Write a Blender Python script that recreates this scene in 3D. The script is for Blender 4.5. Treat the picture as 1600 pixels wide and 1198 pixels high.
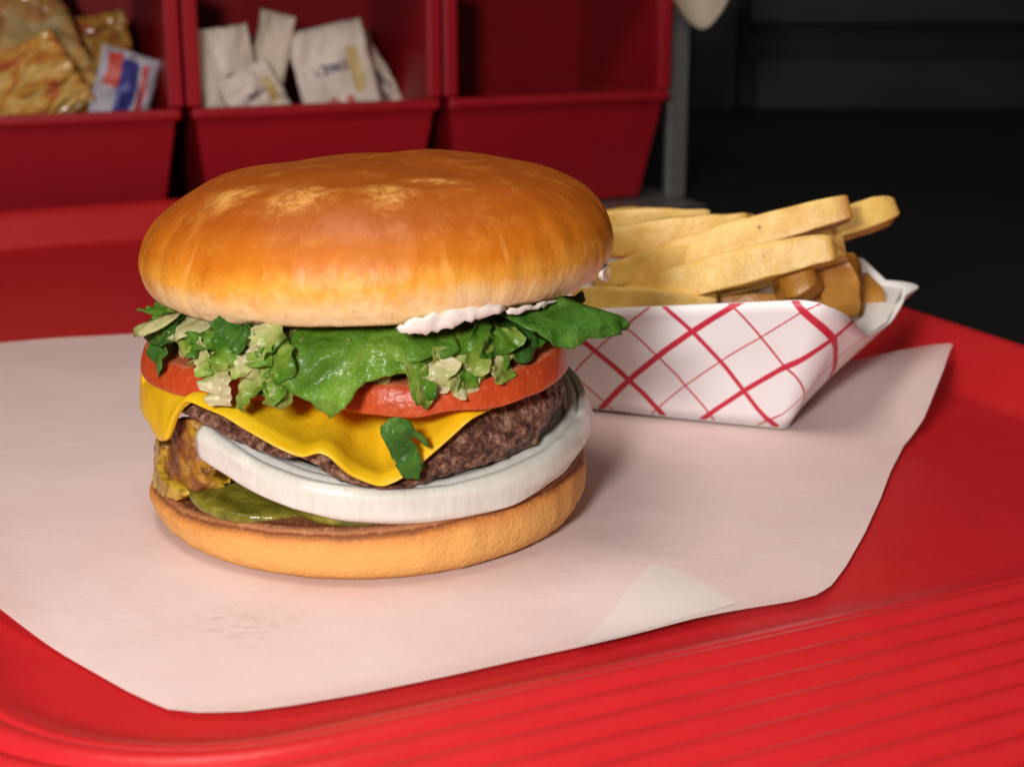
import bpy, bmesh, math, random
from math import sin, cos, pi, radians, sqrt, atan2
from mathutils import Vector, noise
from mathutils.geometry import delaunay_2d_cdt

# ------------------------------------------------------------------ camera, light, exposure
scene = bpy.context.scene
for o in list(bpy.data.objects): bpy.data.objects.remove(o)
F = 2400.0; PITCH = radians(16.0)                     # focal length in photo pixels (1600 wide), downward tilt
CAM = Vector((0.0376, -0.385, 0.1448))
FW = Vector((0, cos(PITCH), -sin(PITCH))); UP = Vector((0, sin(PITCH), cos(PITCH)))
cd = bpy.data.cameras.new('camera'); cam = bpy.data.objects.new('camera', cd)
scene.collection.objects.link(cam); scene.camera = cam
cam.location = CAM; cam.rotation_euler = (pi/2 - PITCH, 0, 0)
cd.sensor_width = 36; cd.lens = 36*F/1600; cd.clip_start = 0.01; cd.clip_end = 50
cd.dof.use_dof = True; cd.dof.focus_distance = 0.375; cd.dof.aperture_fstop = 18

world = bpy.data.worlds.new('World'); scene.world = world; world.use_nodes = True
world.node_tree.nodes['Background'].inputs[0].default_value = (1.0, 0.86, 0.76, 1)
world.node_tree.nodes['Background'].inputs[1].default_value = 0.075

def area(name, loc, target, size, watts, col):
    l = bpy.data.lights.new(name, 'AREA'); l.shape = 'DISK'; l.size = size; l.energy = watts; l.color = col
    o = bpy.data.objects.new(name, l); scene.collection.objects.link(o)
    o.location = loc; o.rotation_euler = (Vector(target) - Vector(loc)).to_track_quat('-Z', 'Y').to_euler()
    return o
area('camera_flash', (-0.075, -0.47, 0.235), (0.03, 0.0, 0.03), 0.08, 2.5, (1.0, 0.95, 0.93))
area('ceiling_lamp', (-0.08, -0.10, 0.62), (0.0, 0.0, 0.0), 0.26, 2.0, (1.0, 0.87, 0.77))
vs = scene.view_settings
vs.view_transform = 'Standard'; vs.look = 'None'; vs.exposure = 0.0; vs.gamma = 1.0; vs.use_curve_mapping = False
scene.render.resolution_x = 1024; scene.render.resolution_y = 766

# ------------------------------------------------------------------ measuring helpers: a sight line meets a real surface
def ray(u, v):
    return (FW + Vector((1, 0, 0))*((u-800)/F) + UP*((599-v)/F))
def ground(u, v, z=0.0):
    d = ray(u, v); t = (z-CAM.z)/d.z; return CAM + d*t
def atY(u, v, Y):
    d = ray(u, v); t = (Y-CAM.y)/d.y; return CAM + d*t
def cyl(u, v, R, cx=0.0, cy=0.0):
    """angle (deg, 180..360 is the front) and height where the sight line meets an upright cylinder of radius R"""
    d = ray(u, v); ox = CAM.x-cx; oy = CAM.y-cy
    a = d.x*d.x+d.y*d.y; b = 2*(ox*d.x+oy*d.y); c = ox*ox+oy*oy-R*R
    disc = max(b*b-4*a*c, 0.0); t = (-b-sqrt(disc))/(2*a)
    p = CAM + d*t
    return math.degrees(atan2(p.y-cy, p.x-cx)) % 360, p.z
def interp(tab, x):
    if x <= tab[0][0]: return tab[0][1]
    for (a, fa), (b, fb) in zip(tab, tab[1:]):
        if x <= b:
            t = (x-a)/(b-a) if b > a else 0; return fa+(fb-fa)*t
    return tab[-1][1]
def sst(a, b, x):
    t = min(max((x-a)/(b-a), 0), 1); return t*t*(3-2*t)
def nz(x, y, z, f=1.0, o=0.0):
    return noise.noise(Vector((x*f+o, y*f+o*1.7, z*f-o)))
def fbm(x, y, z, f=1.0, o=0.0, n=3):
    s = 0; a = 1
    for i in range(n):
        s += a*nz(x, y, z, f, o+i*7.3); f *= 2.1; a *= 0.5
    return s

# ------------------------------------------------------------------ object helpers
COL = scene.collection
def mk(name, verts, faces, mat, parent=None, smooth=True, attr=None, uv=None):
    me = bpy.data.meshes.new(name); me.from_pydata([tuple(v) for v in verts], [], faces); me.update()
    if smooth: me.polygons.foreach_set('use_smooth', [True]*len(me.polygons))
    if attr:
        for k, vals in attr.items():
            at = me.attributes.new(k, 'FLOAT', 'POINT'); at.data.foreach_set('value', vals)
    if uv:
        l = me.uv_layers.new(name='UVMap')
        for lp in me.loops: l.data[lp.index].uv = uv[lp.vertex_index]
    o = bpy.data.objects.new(name, me); COL.objects.link(o)
    me.materials.append(mat)
    if parent: o.parent = parent
    return o
def fix_normals(o):
    bm = bmesh.new(); bm.from_mesh(o.data); bmesh.ops.recalc_face_normals(bm, faces=bm.faces); bm.to_mesh(o.data); bm.free()
    return o
def solid(o, t, off=0.0):
    m = o.modifiers.new('s', 'SOLIDIFY'); m.thickness = t; m.offset = off; return o
def bev(o, w, n=2):
    m = o.modifiers.new('b', 'BEVEL'); m.width = w; m.segments = n; m.limit_method = 'ANGLE'; return o
def empty(name, loc=(0, 0, 0)):
    o = bpy.data.objects.new(name, None); COL.objects.link(o); o.location = loc; o.empty_display_size = 0.02; return o
def keep(o, parent):                                   # parent without moving (parents sit unrotated)
    o.parent = parent; o.matrix_parent_inverse.identity(); o.location = o.location - parent.location; return o
def tag(o, label, cat, group=None):
    o['label'] = label; o['category'] = cat
    if group: o['group'] = group
    return o
def polar(name, prof, mat, parent, nth=220, smooth=True, cx=0.0, cy=0.0):
    """prof(theta_deg) -> list of (r, z, h); first and last rows close on the axis"""
    V = []; Fc = []; H = []; T = []
    rows = [prof(360.0*i/nth) for i in range(nth)]
    m = len(rows[0])
    for i, row in enumerate(rows):
        a = 2*pi*i/nth
        for (r, z, h) in row:
            V.append((cx+r*cos(a), cy+r*sin(a), z)); H.append(h); T.append(i/nth)
    for i in range(nth):
        j = (i+1) % nth
        for k in range(m-1):
            Fc.append((i*m+k, j*m+k, j*m+k+1, i*m+k+1))
    o = mk(name, V, Fc, mat, parent, smooth, {'h': H, 'th': T})
    bm = bmesh.new(); bm.from_mesh(o.data); bmesh.ops.remove_doubles(bm, verts=bm.verts, dist=1e-6)
    bmesh.ops.recalc_face_normals(bm, faces=bm.faces); bm.to_mesh(o.data); bm.free()
    return o
def slab(name, q, t, mat, parent, w=0.0015):
    """four corners -> plate of thickness t (towards the back of the winding normal)"""
    q = [Vector(p) for p in q]; n = (q[1]-q[0]).cross(q[3]-q[0]).normalized()
    V = q + [p - n*t for p in q]
    Fc = [(0, 1, 2, 3), (7, 6, 5, 4), (0, 4, 5, 1), (1, 5, 6, 2), (2, 6, 7, 3), (3, 7, 4, 0)]
    o = mk(name, V, Fc, mat, parent, False)
    if w: bev(o, w)
    return o
def box(name, lo, hi, mat, parent=None, w=0.0, ang=0.0, org=(0, 0)):
    c, s = cos(ang), sin(ang)
    V = []
    for z in (lo[2], hi[2]):
        for x, y in ((lo[0], lo[1]), (hi[0], lo[1]), (hi[0], hi[1]), (lo[0], hi[1])):
            V.append((org[0]+c*x-s*y, org[1]+s*x+c*y, z))
    Fc = [(3, 2, 1, 0), (4, 5, 6, 7), (0, 1, 5, 4), (1, 2, 6, 5), (2, 3, 7, 6), (3, 0, 4, 7)]
    o = mk(name, V, Fc, mat, parent, False)
    if w: bev(o, w)
    return o
def resample(poly, step, closed=True):
    out = []; n = len(poly)
    for i in range(n if closed else n-1):
        a = poly[i]; b = poly[(i+1) % n]; d = math.dist(a, b); k = max(1, int(d/step))
        for j in range(k): out.append((a[0]+(b[0]-a[0])*j/k, a[1]+(b[1]-a[1])*j/k))
    if not closed: out.append(poly[-1])
    return out
def catmull(P, n=6):
    out = []; m = len(P)
    for i in range(m):
        p0, p1, p2, p3 = P[i-1], P[i], P[(i+1) % m], P[(i+2) % m]
        for k in range(n):
            t = k/n
            out.append(tuple(0.5*((2*p1[j]) + (-p0[j]+p2[j])*t + (2*p0[j]-5*p1[j]+4*p2[j]-p3[j])*t*t + (-p0[j]+3*p1[j]-3*p2[j]+p3[j])*t**3) for j in range(2)))
    return out
def inside(p, poly):
    x, y = p; c = False; n = len(poly)
    for i in range(n):
        x1, y1 = poly[i]; x2, y2 = poly[i-1]
        if (y1 > y) != (y2 > y) and x < (x2-x1)*(y-y1)/(y2-y1)+x1: c = not c
    return c
def edge_dist(p, poly):
    best = 1e9; px, py = p
    for i in range(len(poly)):
        ax, ay = poly[i-1]; bx, by = poly[i]
        dx, dy = bx-ax, by-ay; L = dx*dx+dy*dy
        t = 0 if L == 0 else min(max(((px-ax)*dx+(py-ay)*dy)/L, 0), 1)
        d = (px-ax-t*dx)**2+(py-ay-t*dy)**2
        if d < best: best = d
    return sqrt(best)
def fill(poly, step, rough=0.0, seed=0):
    """outline -> 2D points and triangles, meshed at the given step"""
    rnd = random.Random(seed)
    b = resample(poly, step)
    if rough: b = [(x+rnd.uniform(-rough, rough), y+rnd.uniform(-rough, rough)) for x, y in b]
    xs = [p[0] for p in b]; ys = [p[1] for p in b]; pts = [Vector(p) for p in b]; n = len(b)
    y = min(ys); r = 0
    while y < max(ys):
        x = min(xs) + (step/2 if r % 2 else 0)
        while x < max(xs):
            q = (x+rnd.uniform(-.2, .2)*step, y+rnd.uniform(-.2, .2)*step)
            if inside(q, b) and edge_dist(q, b) > step*0.6: pts.append(Vector(q))
            x += step
        y += step*0.87; r += 1
    v, e, f, *_ = delaunay_2d_cdt(pts, [(i, (i+1) % n) for i in range(n)], [], 1, 1e-7)
    tris = [t for t in f if inside(((v[t[0]].x+v[t[1]].x+v[t[2]].x)/3, (v[t[0]].y+v[t[1]].y+v[t[2]].y)/3), b)]
    return [(p.x, p.y) for p in v], [tuple(t) for t in tris], b

# ------------------------------------------------------------------ material helpers
class M:
    def __init__(s, name, base=(0.5, 0.5, 0.5), rough=0.5, **kw):
        s.m = bpy.data.materials.new(name); s.m.use_nodes = True; s.t = s.m.node_tree; s.n = s.t.nodes
        s.b = s.n['Principled BSDF']; s.b.inputs['Base Color'].default_value = (*base, 1); s.b.inputs['Roughness'].default_value = rough
        for k, v in kw.items(): s.b.inputs[k.replace('_', ' ')].default_value = v
    def node(s, typ, **kw):
        n = s.n.new(typ)
        for k, v in kw.items(): setattr(n, k, v)
        return n
    def link(s, a, b): s.t.links.new(a, b)
    def coord(s, kind='Object', scale=(1, 1, 1)):
        c = s.node('ShaderNodeTexCoord'); mp = s.node('ShaderNodeMapping'); mp.inputs['Scale'].default_value = scale
        s.link(c.outputs[kind], mp.inputs[0]); return mp.outputs[0]
    def noise(s, vec, scale, detail=4, rough=0.6, dist=0.0):
        n = s.node('ShaderNodeTexNoise'); s.link(vec, n.inputs['Vector']); n.inputs['Scale'].default_value = scale
        n.inputs['Detail'].default_value = detail; n.inputs['Roughness'].default_value = rough; n.inputs['Distortion'].default_value = dist
        return n.outputs['Fac']
    def voro(s, vec, scale, feature='F1'):
        n = s.node('ShaderNodeTexVoronoi', feature=feature); s.link(vec, n.inputs['Vector']); n.inputs['Scale'].default_value = scale
        return n.outputs['Distance']
    def ramp(s, fac, stops, interp='LINEAR'):
        n = s.node('ShaderNodeValToRGB'); n.color_ramp.interpolation = interp; e = n.color_ramp.elements
        while len(e) < len(stops): e.new(0.5)
        for i, (p, c) in enumerate(stops):
            e[i].position = p; e[i].color = (*c, 1) if len(c) == 3 else c
        s.link(fac, n.inputs[0]); return n.outputs[0]
    def gray(s, fac, a, b): return s.ramp(fac, [(a, (0, 0, 0)), (b, (1, 1, 1))])
    def mix(s, f, a, b, mode='MIX'):
        n = s.node('ShaderNodeMix', data_type='RGBA', blend_type=mode)
        for sock, val in ((n.inputs[0], f), (n.inputs[6], a), (n.inputs[7], b)):
            if hasattr(val, 'is_linked'): s.link(val, sock)
            elif isinstance(val, (int, float)): sock.default_value = val
            else: sock.default_value = (*val, 1)
        return n.outputs[2]
    def math(s, op, a, b=0.0, c=0.0):
        n = s.node('ShaderNodeMath', operation=op)
        for i, v in enumerate((a, b, c)):
            if hasattr(v, 'is_linked'): s.link(v, n.inputs[i])
            else: n.inputs[i].default_value = v
        return n.outputs[0]
    def attr(s, name):
        n = s.node('ShaderNodeAttribute'); n.attribute_name = name; return n.outputs['Fac']
    def vec(s, x, y, z=0.0):
        n = s.node('ShaderNodeCombineXYZ')
        for i, v in enumerate((x, y, z)):
            if hasattr(v, 'is_linked'): s.link(v, n.inputs[i])
            else: n.inputs[i].default_value = v
        return n.outputs[0]
    def sep(s, v):
        n = s.node('ShaderNodeSeparateXYZ'); s.link(v, n.inputs[0]); return n.outputs
    def color(s, c): s.link(c, s.b.inputs['Base Color']); return s
    def roughness(s, c): s.link(c, s.b.inputs['Roughness']); return s
    def bump(s, h, dist=0.001, strength=1.0, prev=None):
        n = s.node('ShaderNodeBump'); n.inputs['Distance'].default_value = dist; n.inputs['Strength'].default_value = strength
        s.link(h, n.inputs['Height'])
        if prev is not None: s.link(prev, n.inputs['Normal'])
        s.link(n.outputs[0], s.b.inputs['Normal']); return n.outputs[0]
def lin(r, g, b):
    f = lambda c: (c/255/12.92) if c/255 <= 0.04045 else ((c/255+0.055)/1.055)**2.4
    return (f(r), f(g), f(b))

# ---- plastics, paper, metal
def red_plastic(name, base, rough, bscale=900):
    m = M(name, base, rough, Specular_IOR_Level=0.32); v = m.coord()
    n = m.noise(v, 60, 4); m.color(m.mix(m.gray(n, 0.3, 0.7), tuple(c*0.95 for c in base), tuple(min(1, c*1.04) for c in base)))
    s = m.noise(m.coord('Object', (1, 6, 1)), 220, 3)
    m.roughness(m.math('MULTIPLY_ADD', s, 0.25, rough-0.12))
    m.bump(m.noise(v, bscale, 2), 0.00012, 0.6); return m.m
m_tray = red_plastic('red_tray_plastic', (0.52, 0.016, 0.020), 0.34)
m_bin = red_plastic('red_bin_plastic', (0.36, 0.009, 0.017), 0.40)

P = M('liner_paper', (0.80, 0.71, 0.62), 0.6)
v = P.coord(); n1 = P.noise(v, 22, 5, 0.6); n2 = P.noise(v, 700, 2)
pc = P.mix(P.gray(n1, 0.3, 0.7), (0.89, 0.735, 0.70), (0.94, 0.80, 0.775))
st = ground(370, 985)
gx = P.sep(v)
dx = P.math('MULTIPLY', P.math('SUBTRACT', gx[0], st.x+0.002), 55.0); dy = P.math('MULTIPLY', P.math('SUBTRACT', gx[1], st.y), 70.0)
dd = P.math('SQRT', P.math('ADD', P.math('MULTIPLY', dx, dx), P.math('MULTIPLY', dy, dy)))
sm = P.math('MULTIPLY', P.ramp(dd, [(0.2, (1, 1, 1)), (1.0, (0, 0, 0))]), P.gray(P.noise(P.coord('Object', (1, 2.2, 1)), 260, 5, 0.75, 0.6), 0.50, 0.68))
pc = P.mix(P.math('MULTIPLY', sm, 0.6), pc, (0.58, 0.33, 0.14)); P.color(pc)
P.bump(P.math('MULTIPLY_ADD', n1, 1.0, P.math('MULTIPLY', n2, 0.05)), 0.0012, 0.7)
tr = P.node('ShaderNodeBsdfTransparent'); mx = P.node('ShaderNodeMixShader'); mx.inputs[0].default_value = 0.26
P.link(P.b.outputs[0], mx.inputs[1]); P.link(tr.outputs[0], mx.inputs[2])
P.link(mx.outputs[0], P.n['Material Output'].inputs[0]); m_paper = P.m

m_steel = M('brushed_steel', (0.26, 0.26, 0.245), 0.45, Metallic=0.6).m
m_dark = M('dark_metal', (0.018, 0.019, 0.018), 0.5); m_dark.bump(m_dark.noise(m_dark.coord(), 90, 3), 0.0004); m_dark = m_dark.m
m_black = M('black_laminate', (0.006, 0.006, 0.006), 0.55).m
q = M('dark_panel', (0.03, 0.028, 0.025), 0.6); q.color(q.ramp(q.noise(q.coord('Object', (1, 1, 3)), 9, 5), [(0.3, (0.016, 0.015, 0.014)), (0.7, (0.034, 0.031, 0.028))])); m_panel = q.m

# ---- food
B = M('bun_crust', (0.5, 0.2, 0.04), 0.42, Subsurface_Weight=0.04)
B.b.inputs['Subsurface Radius'].default_value = (0.004, 0.002, 0.001); B.b.inputs['Subsurface Scale'].default_value = 0.5
h = B.attr('h'); ob = B.coord()
thx = B.attr('th')
low = B.ramp(h, [(0.30, (1, 1, 1)), (0.62, (0, 0, 0))])
stre = B.noise(B.vec(B.math('MULTIPLY', thx, 46.0), B.math('MULTIPLY', h, 3.4)), 1.0, 5, 0.62)
big = B.noise(ob, 30, 4, 0.55); fine = B.noise(ob, 420, 4, 0.65)
hh = B.math('ADD', h, B.math('MULTIPLY', B.math('MULTIPLY', B.math('SUBTRACT', stre, 0.5), 0.28), low))
hh = B.math('ADD', hh, B.math('MULTIPLY', B.math('SUBTRACT', big, 0.5), 0.16))
c = B.ramp(hh, [(0.0, (0.20, 0.07, 0.018)), (0.035, (0.46, 0.20, 0.05)), (0.075, (0.92, 0.72, 0.42)), (0.19, (0.93, 0.64, 0.27)), (0.30, (0.82, 0.38, 0.045)), (0.43, (0.56, 0.165, 0.006)), (0.60, (0.37, 0.085, 0.003)), (1.0, (0.29, 0.064, 0.003))])
c = B.mix(B.math('MULTIPLY', B.gray(fine, 0.5, 0.75), 0.28), c, (0.30, 0.075, 0.006))
mott = B.noise(ob, 150, 4, 0.7)
c = B.mix(B.math('MULTIPLY', B.gray(mott, 0.52, 0.72), 0.22), c, (0.78, 0.36, 0.06))
# pale peeled flakes on the crown, at their own places
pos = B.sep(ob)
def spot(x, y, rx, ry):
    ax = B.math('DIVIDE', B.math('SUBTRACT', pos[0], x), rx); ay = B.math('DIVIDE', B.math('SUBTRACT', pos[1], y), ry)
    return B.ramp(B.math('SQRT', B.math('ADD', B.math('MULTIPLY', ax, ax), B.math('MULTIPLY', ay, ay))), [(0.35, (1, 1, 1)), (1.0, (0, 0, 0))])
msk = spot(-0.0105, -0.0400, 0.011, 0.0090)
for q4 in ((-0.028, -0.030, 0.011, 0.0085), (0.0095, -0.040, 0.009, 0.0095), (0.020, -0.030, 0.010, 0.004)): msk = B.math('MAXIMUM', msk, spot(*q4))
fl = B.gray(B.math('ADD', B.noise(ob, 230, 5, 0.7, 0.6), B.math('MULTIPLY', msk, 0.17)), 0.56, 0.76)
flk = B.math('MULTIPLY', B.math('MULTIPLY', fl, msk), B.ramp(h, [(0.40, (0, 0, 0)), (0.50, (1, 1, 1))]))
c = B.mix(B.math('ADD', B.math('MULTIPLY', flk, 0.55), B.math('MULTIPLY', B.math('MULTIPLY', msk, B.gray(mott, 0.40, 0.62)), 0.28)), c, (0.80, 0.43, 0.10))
# fine pale creases running up from the rim
cre = B.noise(B.vec(B.math('MULTIPLY', thx, 75.0), B.math('MULTIPLY', h, 2.0)), 1.0, 2, 0.5)
crm = B.math('MULTIPLY', B.ramp(cre, [(0.60, (0, 0, 0)), (0.68, (1, 1, 1))]), B.ramp(h, [(0.18, (0, 0, 0)), (0.28, (1, 1, 1)), (0.42, (1, 1, 1)), (0.55, (0, 0, 0))]))
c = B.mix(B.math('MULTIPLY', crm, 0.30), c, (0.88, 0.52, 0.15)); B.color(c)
wr = B.math('MULTIPLY', B.noise(B.vec(B.math('MULTIPLY', thx, 70.0), B.math('MULTIPLY', h, 3.0)), 1.0, 4, 0.6), low)
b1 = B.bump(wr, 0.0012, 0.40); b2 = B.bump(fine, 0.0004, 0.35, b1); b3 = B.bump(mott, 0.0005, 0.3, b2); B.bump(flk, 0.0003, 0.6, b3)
B.b.inputs['Specular IOR Level'].default_value = 0.32
B.roughness(B.math('MULTIPLY_ADD', fine, 0.30, 0.30)); m_crust = B.m

K = M('bun_heel', (0.6, 0.3, 0.08), 0.7)
h = K.attr('h'); ob = K.coord(); fine = K.noise(ob, 520, 4, 0.7); big = K.noise(ob, 60, 4)
hh = K.math('ADD', h, K.math('MULTIPLY', K.math('SUBTRACT', big, 0.5), 0.12)); hh = K.math('ADD', hh, K.math('MULTIPLY', K.math('SUBTRACT', fine, 0.5), 0.10))
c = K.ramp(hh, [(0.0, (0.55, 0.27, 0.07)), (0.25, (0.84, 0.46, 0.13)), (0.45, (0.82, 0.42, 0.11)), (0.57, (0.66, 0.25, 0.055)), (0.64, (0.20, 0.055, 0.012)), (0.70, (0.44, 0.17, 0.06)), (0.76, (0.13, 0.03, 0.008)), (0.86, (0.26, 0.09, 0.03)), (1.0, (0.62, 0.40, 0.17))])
c = K.mix(K.math('MULTIPLY', K.gray(fine, 0.55, 0.7), 0.35), c, (0.88, 0.55, 0.20)); K.color(c)
b1 = K.bump(fine, 0.0006, 0.45); K.bump(K.voro(ob, 900), 0.0003, 0.5, b1); m_heel = K.m

T = M('beef', (0.1, 0.04, 0.025), 0.33, Subsurface_Weight=0.0)
ob = T.coord(); a = T.noise(ob, 620, 5, 0.75); bg = T.noise(ob, 130, 3); m2 = T.noise(ob, 330, 5, 0.75, 0.15)
c = T.ramp(T.math('MULTIPLY_ADD', m2, 0.55, T.math('MULTIPLY', a, 0.45)), [(0.41, (0.034, 0.011, 0.007)), (0.470, (0.14, 0.050, 0.030)), (0.52, (0.28, 0.125, 0.075)), (0.59, (0.60, 0.37, 0.24))])
c = T.mix(T.math('MULTIPLY', T.gray(bg, 0.52, 0.75), 0.55), c, (0.060, 0.016, 0.012)); T.color(c)
b1 = T.bump(m2, 0.0022, 0.85); T.bump(a, 0.0016, 0.9, b1); m_beef = T.m

Ch = M('cheese', (0.86, 0.47, 0.006), 0.36, Subsurface_Weight=0.15)
Ch.b.inputs['Subsurface Radius'].default_value = (0.003, 0.0015, 0.0004); Ch.b.inputs['Subsurface Scale'].default_value = 0.6
ob = Ch.coord(); a = Ch.noise(ob, 70, 4); sp = Ch.gray(Ch.noise(ob, 560, 2), 0.70, 0.74)
c = Ch.mix(Ch.gray(a, 0.3, 0.7), (0.80, 0.47, 0.006), (0.84, 0.58, 0.014)); c = Ch.mix(Ch.math('MULTIPLY', sp, 0.5), c, (0.32, 0.11, 0.005)); Ch.color(c)
Ch.bump(a, 0.0012, 0.7); m_cheese = Ch.m

O = M('onion', (0.78, 0.77, 0.70), 0.2, Subsurface_Weight=0.35)
O.b.inputs['Subsurface Radius'].default_value = (0.004, 0.004, 0.003); O.b.inputs['Subsurface Scale'].default_value = 1.0; O.b.inputs['Subsurface Weight'].default_value = 0.6
sx = O.noise(O.vec(O.math('MULTIPLY', O.attr('th'), 210.0), O.math('MULTIPLY', O.attr('h'), 1.2)), 1.0, 3, 0.6)
c = O.ramp(sx, [(0.25, (0.66, 0.66, 0.57)), (0.5, (0.74, 0.73, 0.66)), (0.75, (0.79, 0.78, 0.72))]); c = O.mix(O.math('MULTIPLY', O.gray(O.math('ADD', O.attr('h'), O.math('MULTIPLY', O.math('SUBTRACT', O.noise(O.coord(), 90, 4), 0.5), 0.9)), 0.35, 1.0), 0.30), c, (0.54, 0.56, 0.45)); O.color(c)
O.bump(sx, 0.0004, 0.35); m_onion = O.m

To = M('tomato', (0.6, 0.06, 0.015), 0.36, Subsurface_Weight=0.25)
To.b.inputs['Subsurface Radius'].default_value = (0.005, 0.0015, 0.0008); To.b.inputs['Subsurface Scale'].default_value = 0.7
h = To.attr('h'); ob = To.coord(); a = To.noise(ob, 120, 4); ts = To.noise(To.vec(To.math('MULTIPLY', To.attr('th'), 60.0), To.math('MULTIPLY', h, 1.5)), 1.0, 4, 0.65)
c = To.ramp(To.math('ADD', h, To.math('MULTIPLY', To.math('SUBTRACT', a, 0.5), 0.25)), [(0.0, (0.70, 0.14, 0.04)), (0.25, (0.58, 0.095, 0.018)), (0.6, (0.54, 0.066, 0.013)), (0.86, (0.53, 0.070, 0.019)), (0.92, (0.72, 0.22, 0.10)), (1.0, (0.68, 0.20, 0.09))])
c = To.mix(To.math('MULTIPLY', To.gray(ts, 0.40, 0.64), 0.45), c, (0.44, 0.045, 0.010)); c = To.mix(To.math('MULTIPLY', To.gray(To.noise(ob, 420, 3), 0.56, 0.7), 0.3), c, (0.80, 0.28, 0.10)); To.color(c)
b1 = To.bump(a, 0.0014, 0.5); To.bump(To.noise(ob, 380, 4), 0.0006, 0.6, b1); m_tomato = To.m

def lettuce(name, dark, mid, light, vs=60):
    L = M(name, mid, 0.33, Specular_IOR_Level=0.5); ob = L.coord(); a = L.noise(ob, vs, 5, 0.65, 0.8)
    vo = L.node('ShaderNodeTexVoronoi', feature='DISTANCE_TO_EDGE'); L.link(L.mix(0.12, ob, L.node('ShaderNodeTexNoise').outputs['Color']), vo.inputs['Vector']); vo.inputs['Scale'].default_value = 95
    ve = L.gray(vo.outputs['Distance'], 0.0, 0.09)
    c = L.ramp(a, [(0.28, dark), (0.5, mid), (0.74, light)]); c = L.mix(L.math('MULTIPLY', L.math('SUBTRACT', 1.0, ve), 0.35), c, light); L.color(c)
    b1 = L.bump(ve, 0.0010, 0.45); L.bump(L.noise(ob, 190, 3, 0.5, 0.8), 0.0016, 0.55, b1)
    tl = L.node('ShaderNodeBsdfTranslucent'); L.link(c, tl.inputs[0]); ms = L.node('ShaderNodeMixShader'); ms.inputs[0].default_value = 0.32
    L.link(L.b.outputs[0], ms.inputs[1]); L.link(tl.outputs[0], ms.inputs[2]); L.link(ms.outputs[0], L.n['Material Output'].inputs[0])
    return L.m
m_leaf = lettuce('lettuce_green', (0.045, 0.16, 0.012), (0.13, 0.33, 0.020), (0.30, 0.52, 0.06))
m_leafd = lettuce('lettuce_dark', (0.012, 0.065, 0.008), (0.035, 0.16, 0.014), (0.13, 0.33, 0.05))
m_leafm = lettuce('lettuce_mid', (0.018, 0.095, 0.010), (0.065, 0.23, 0.016), (0.24, 0.46, 0.07), 90)
m_leafp = lettuce('lettuce_pale', (0.36, 0.42, 0.10), (0.62, 0.62, 0.28), (0.86, 0.80, 0.56))
m_leafy = lettuce('lettuce_yellow', (0.22, 0.34, 0.03), (0.38, 0.50, 0.07), (0.62, 0.64, 0.22))
def shred_mat(name, off):
    L = M(name, (0.3, 0.5, 0.1), 0.34, Specular_IOR_Level=0.5); ob = L.coord(); a = L.noise(ob, 150, 4, 0.6)
    x = L.math('ADD', L.math('ADD', L.attr('h'), off), L.math('MULTIPLY', L.math('SUBTRACT', a, 0.5), 0.7))
    oi = L.node('ShaderNodeObjectInfo'); x = L.math('ADD', x, L.math('MULTIPLY', L.math('SUBTRACT', oi.outputs['Random'], 0.5), 0.35))
    c = L.ramp(x, [(0.0, (0.76, 0.73, 0.44)), (0.28, (0.58, 0.62, 0.22)), (0.52, (0.32, 0.46, 0.065)), (0.78, (0.13, 0.32, 0.022)), (1.0, (0.055, 0.21, 0.014))]); L.color(c)
    L.bump(L.noise(ob, 420, 3), 0.0008, 0.5)
    tl = L.node('ShaderNodeBsdfTranslucent'); L.link(c, tl.inputs[0]); ms = L.node('ShaderNodeMixShader'); ms.inputs[0].default_value = 0.38
    L.link(L.b.outputs[0], ms.inputs[1]); L.link(tl.outputs[0], ms.inputs[2]); L.link(ms.outputs[0], L.n['Material Output'].inputs[0])
    return L.m
m_purple = M('red_onion', (0.16, 0.045, 0.08), 0.35).m
mm = M('mayonnaise', (0.86, 0.80, 0.72), 0.22, Subsurface_Weight=0.2); mm.b.inputs['Subsurface Radius'].default_value = (0.002, 0.002, 0.001); m_mayo = mm.m
Pk = M('pickle', (0.2, 0.19, 0.02), 0.16); ob = Pk.coord(); a = Pk.noise(ob, 160, 4)
Pk.color(Pk.ramp(a, [(0.3, (0.085, 0.085, 0.007)), (0.55, (0.20, 0.185, 0.018)), (0.8, (0.36, 0.31, 0.045))])); Pk.bump(a, 0.0012, 0.7); m_pickle = Pk.m
Sa = M('mustard_sauce', (0.4, 0.2, 0.02), 0.3); ob = Sa.coord(); a = Sa.noise(ob, 130, 5, 0.65); f2 = Sa.noise(ob, 480, 4)
c = Sa.ramp(a, [(0.34, (0.10, 0.030, 0.010)), (0.46, (0.26, 0.085, 0.020)), (0.55, (0.42, 0.20, 0.020)), (0.66, (0.58, 0.36, 0.018))]); Sa.color(Sa.mix(Sa.math('MULTIPLY', Sa.gray(f2, 0.5, 0.7), 0.4), c, (0.10, 0.03, 0.012)))
Sa.bump(f2, 0.0008, 0.8); m_sauce = Sa.m
Mu = M('mustard', (0.5, 0.3, 0.02), 0.3); ob = Mu.coord(); a = Mu.noise(ob, 190, 4, 0.65)
Mu.color(Mu.ramp(a, [(0.36, (0.12, 0.045, 0.010)), (0.48, (0.42, 0.24, 0.018)), (0.62, (0.62, 0.42, 0.03))])); Mu.bump(a, 0.0007, 0.7); m_must = Mu.m
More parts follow.
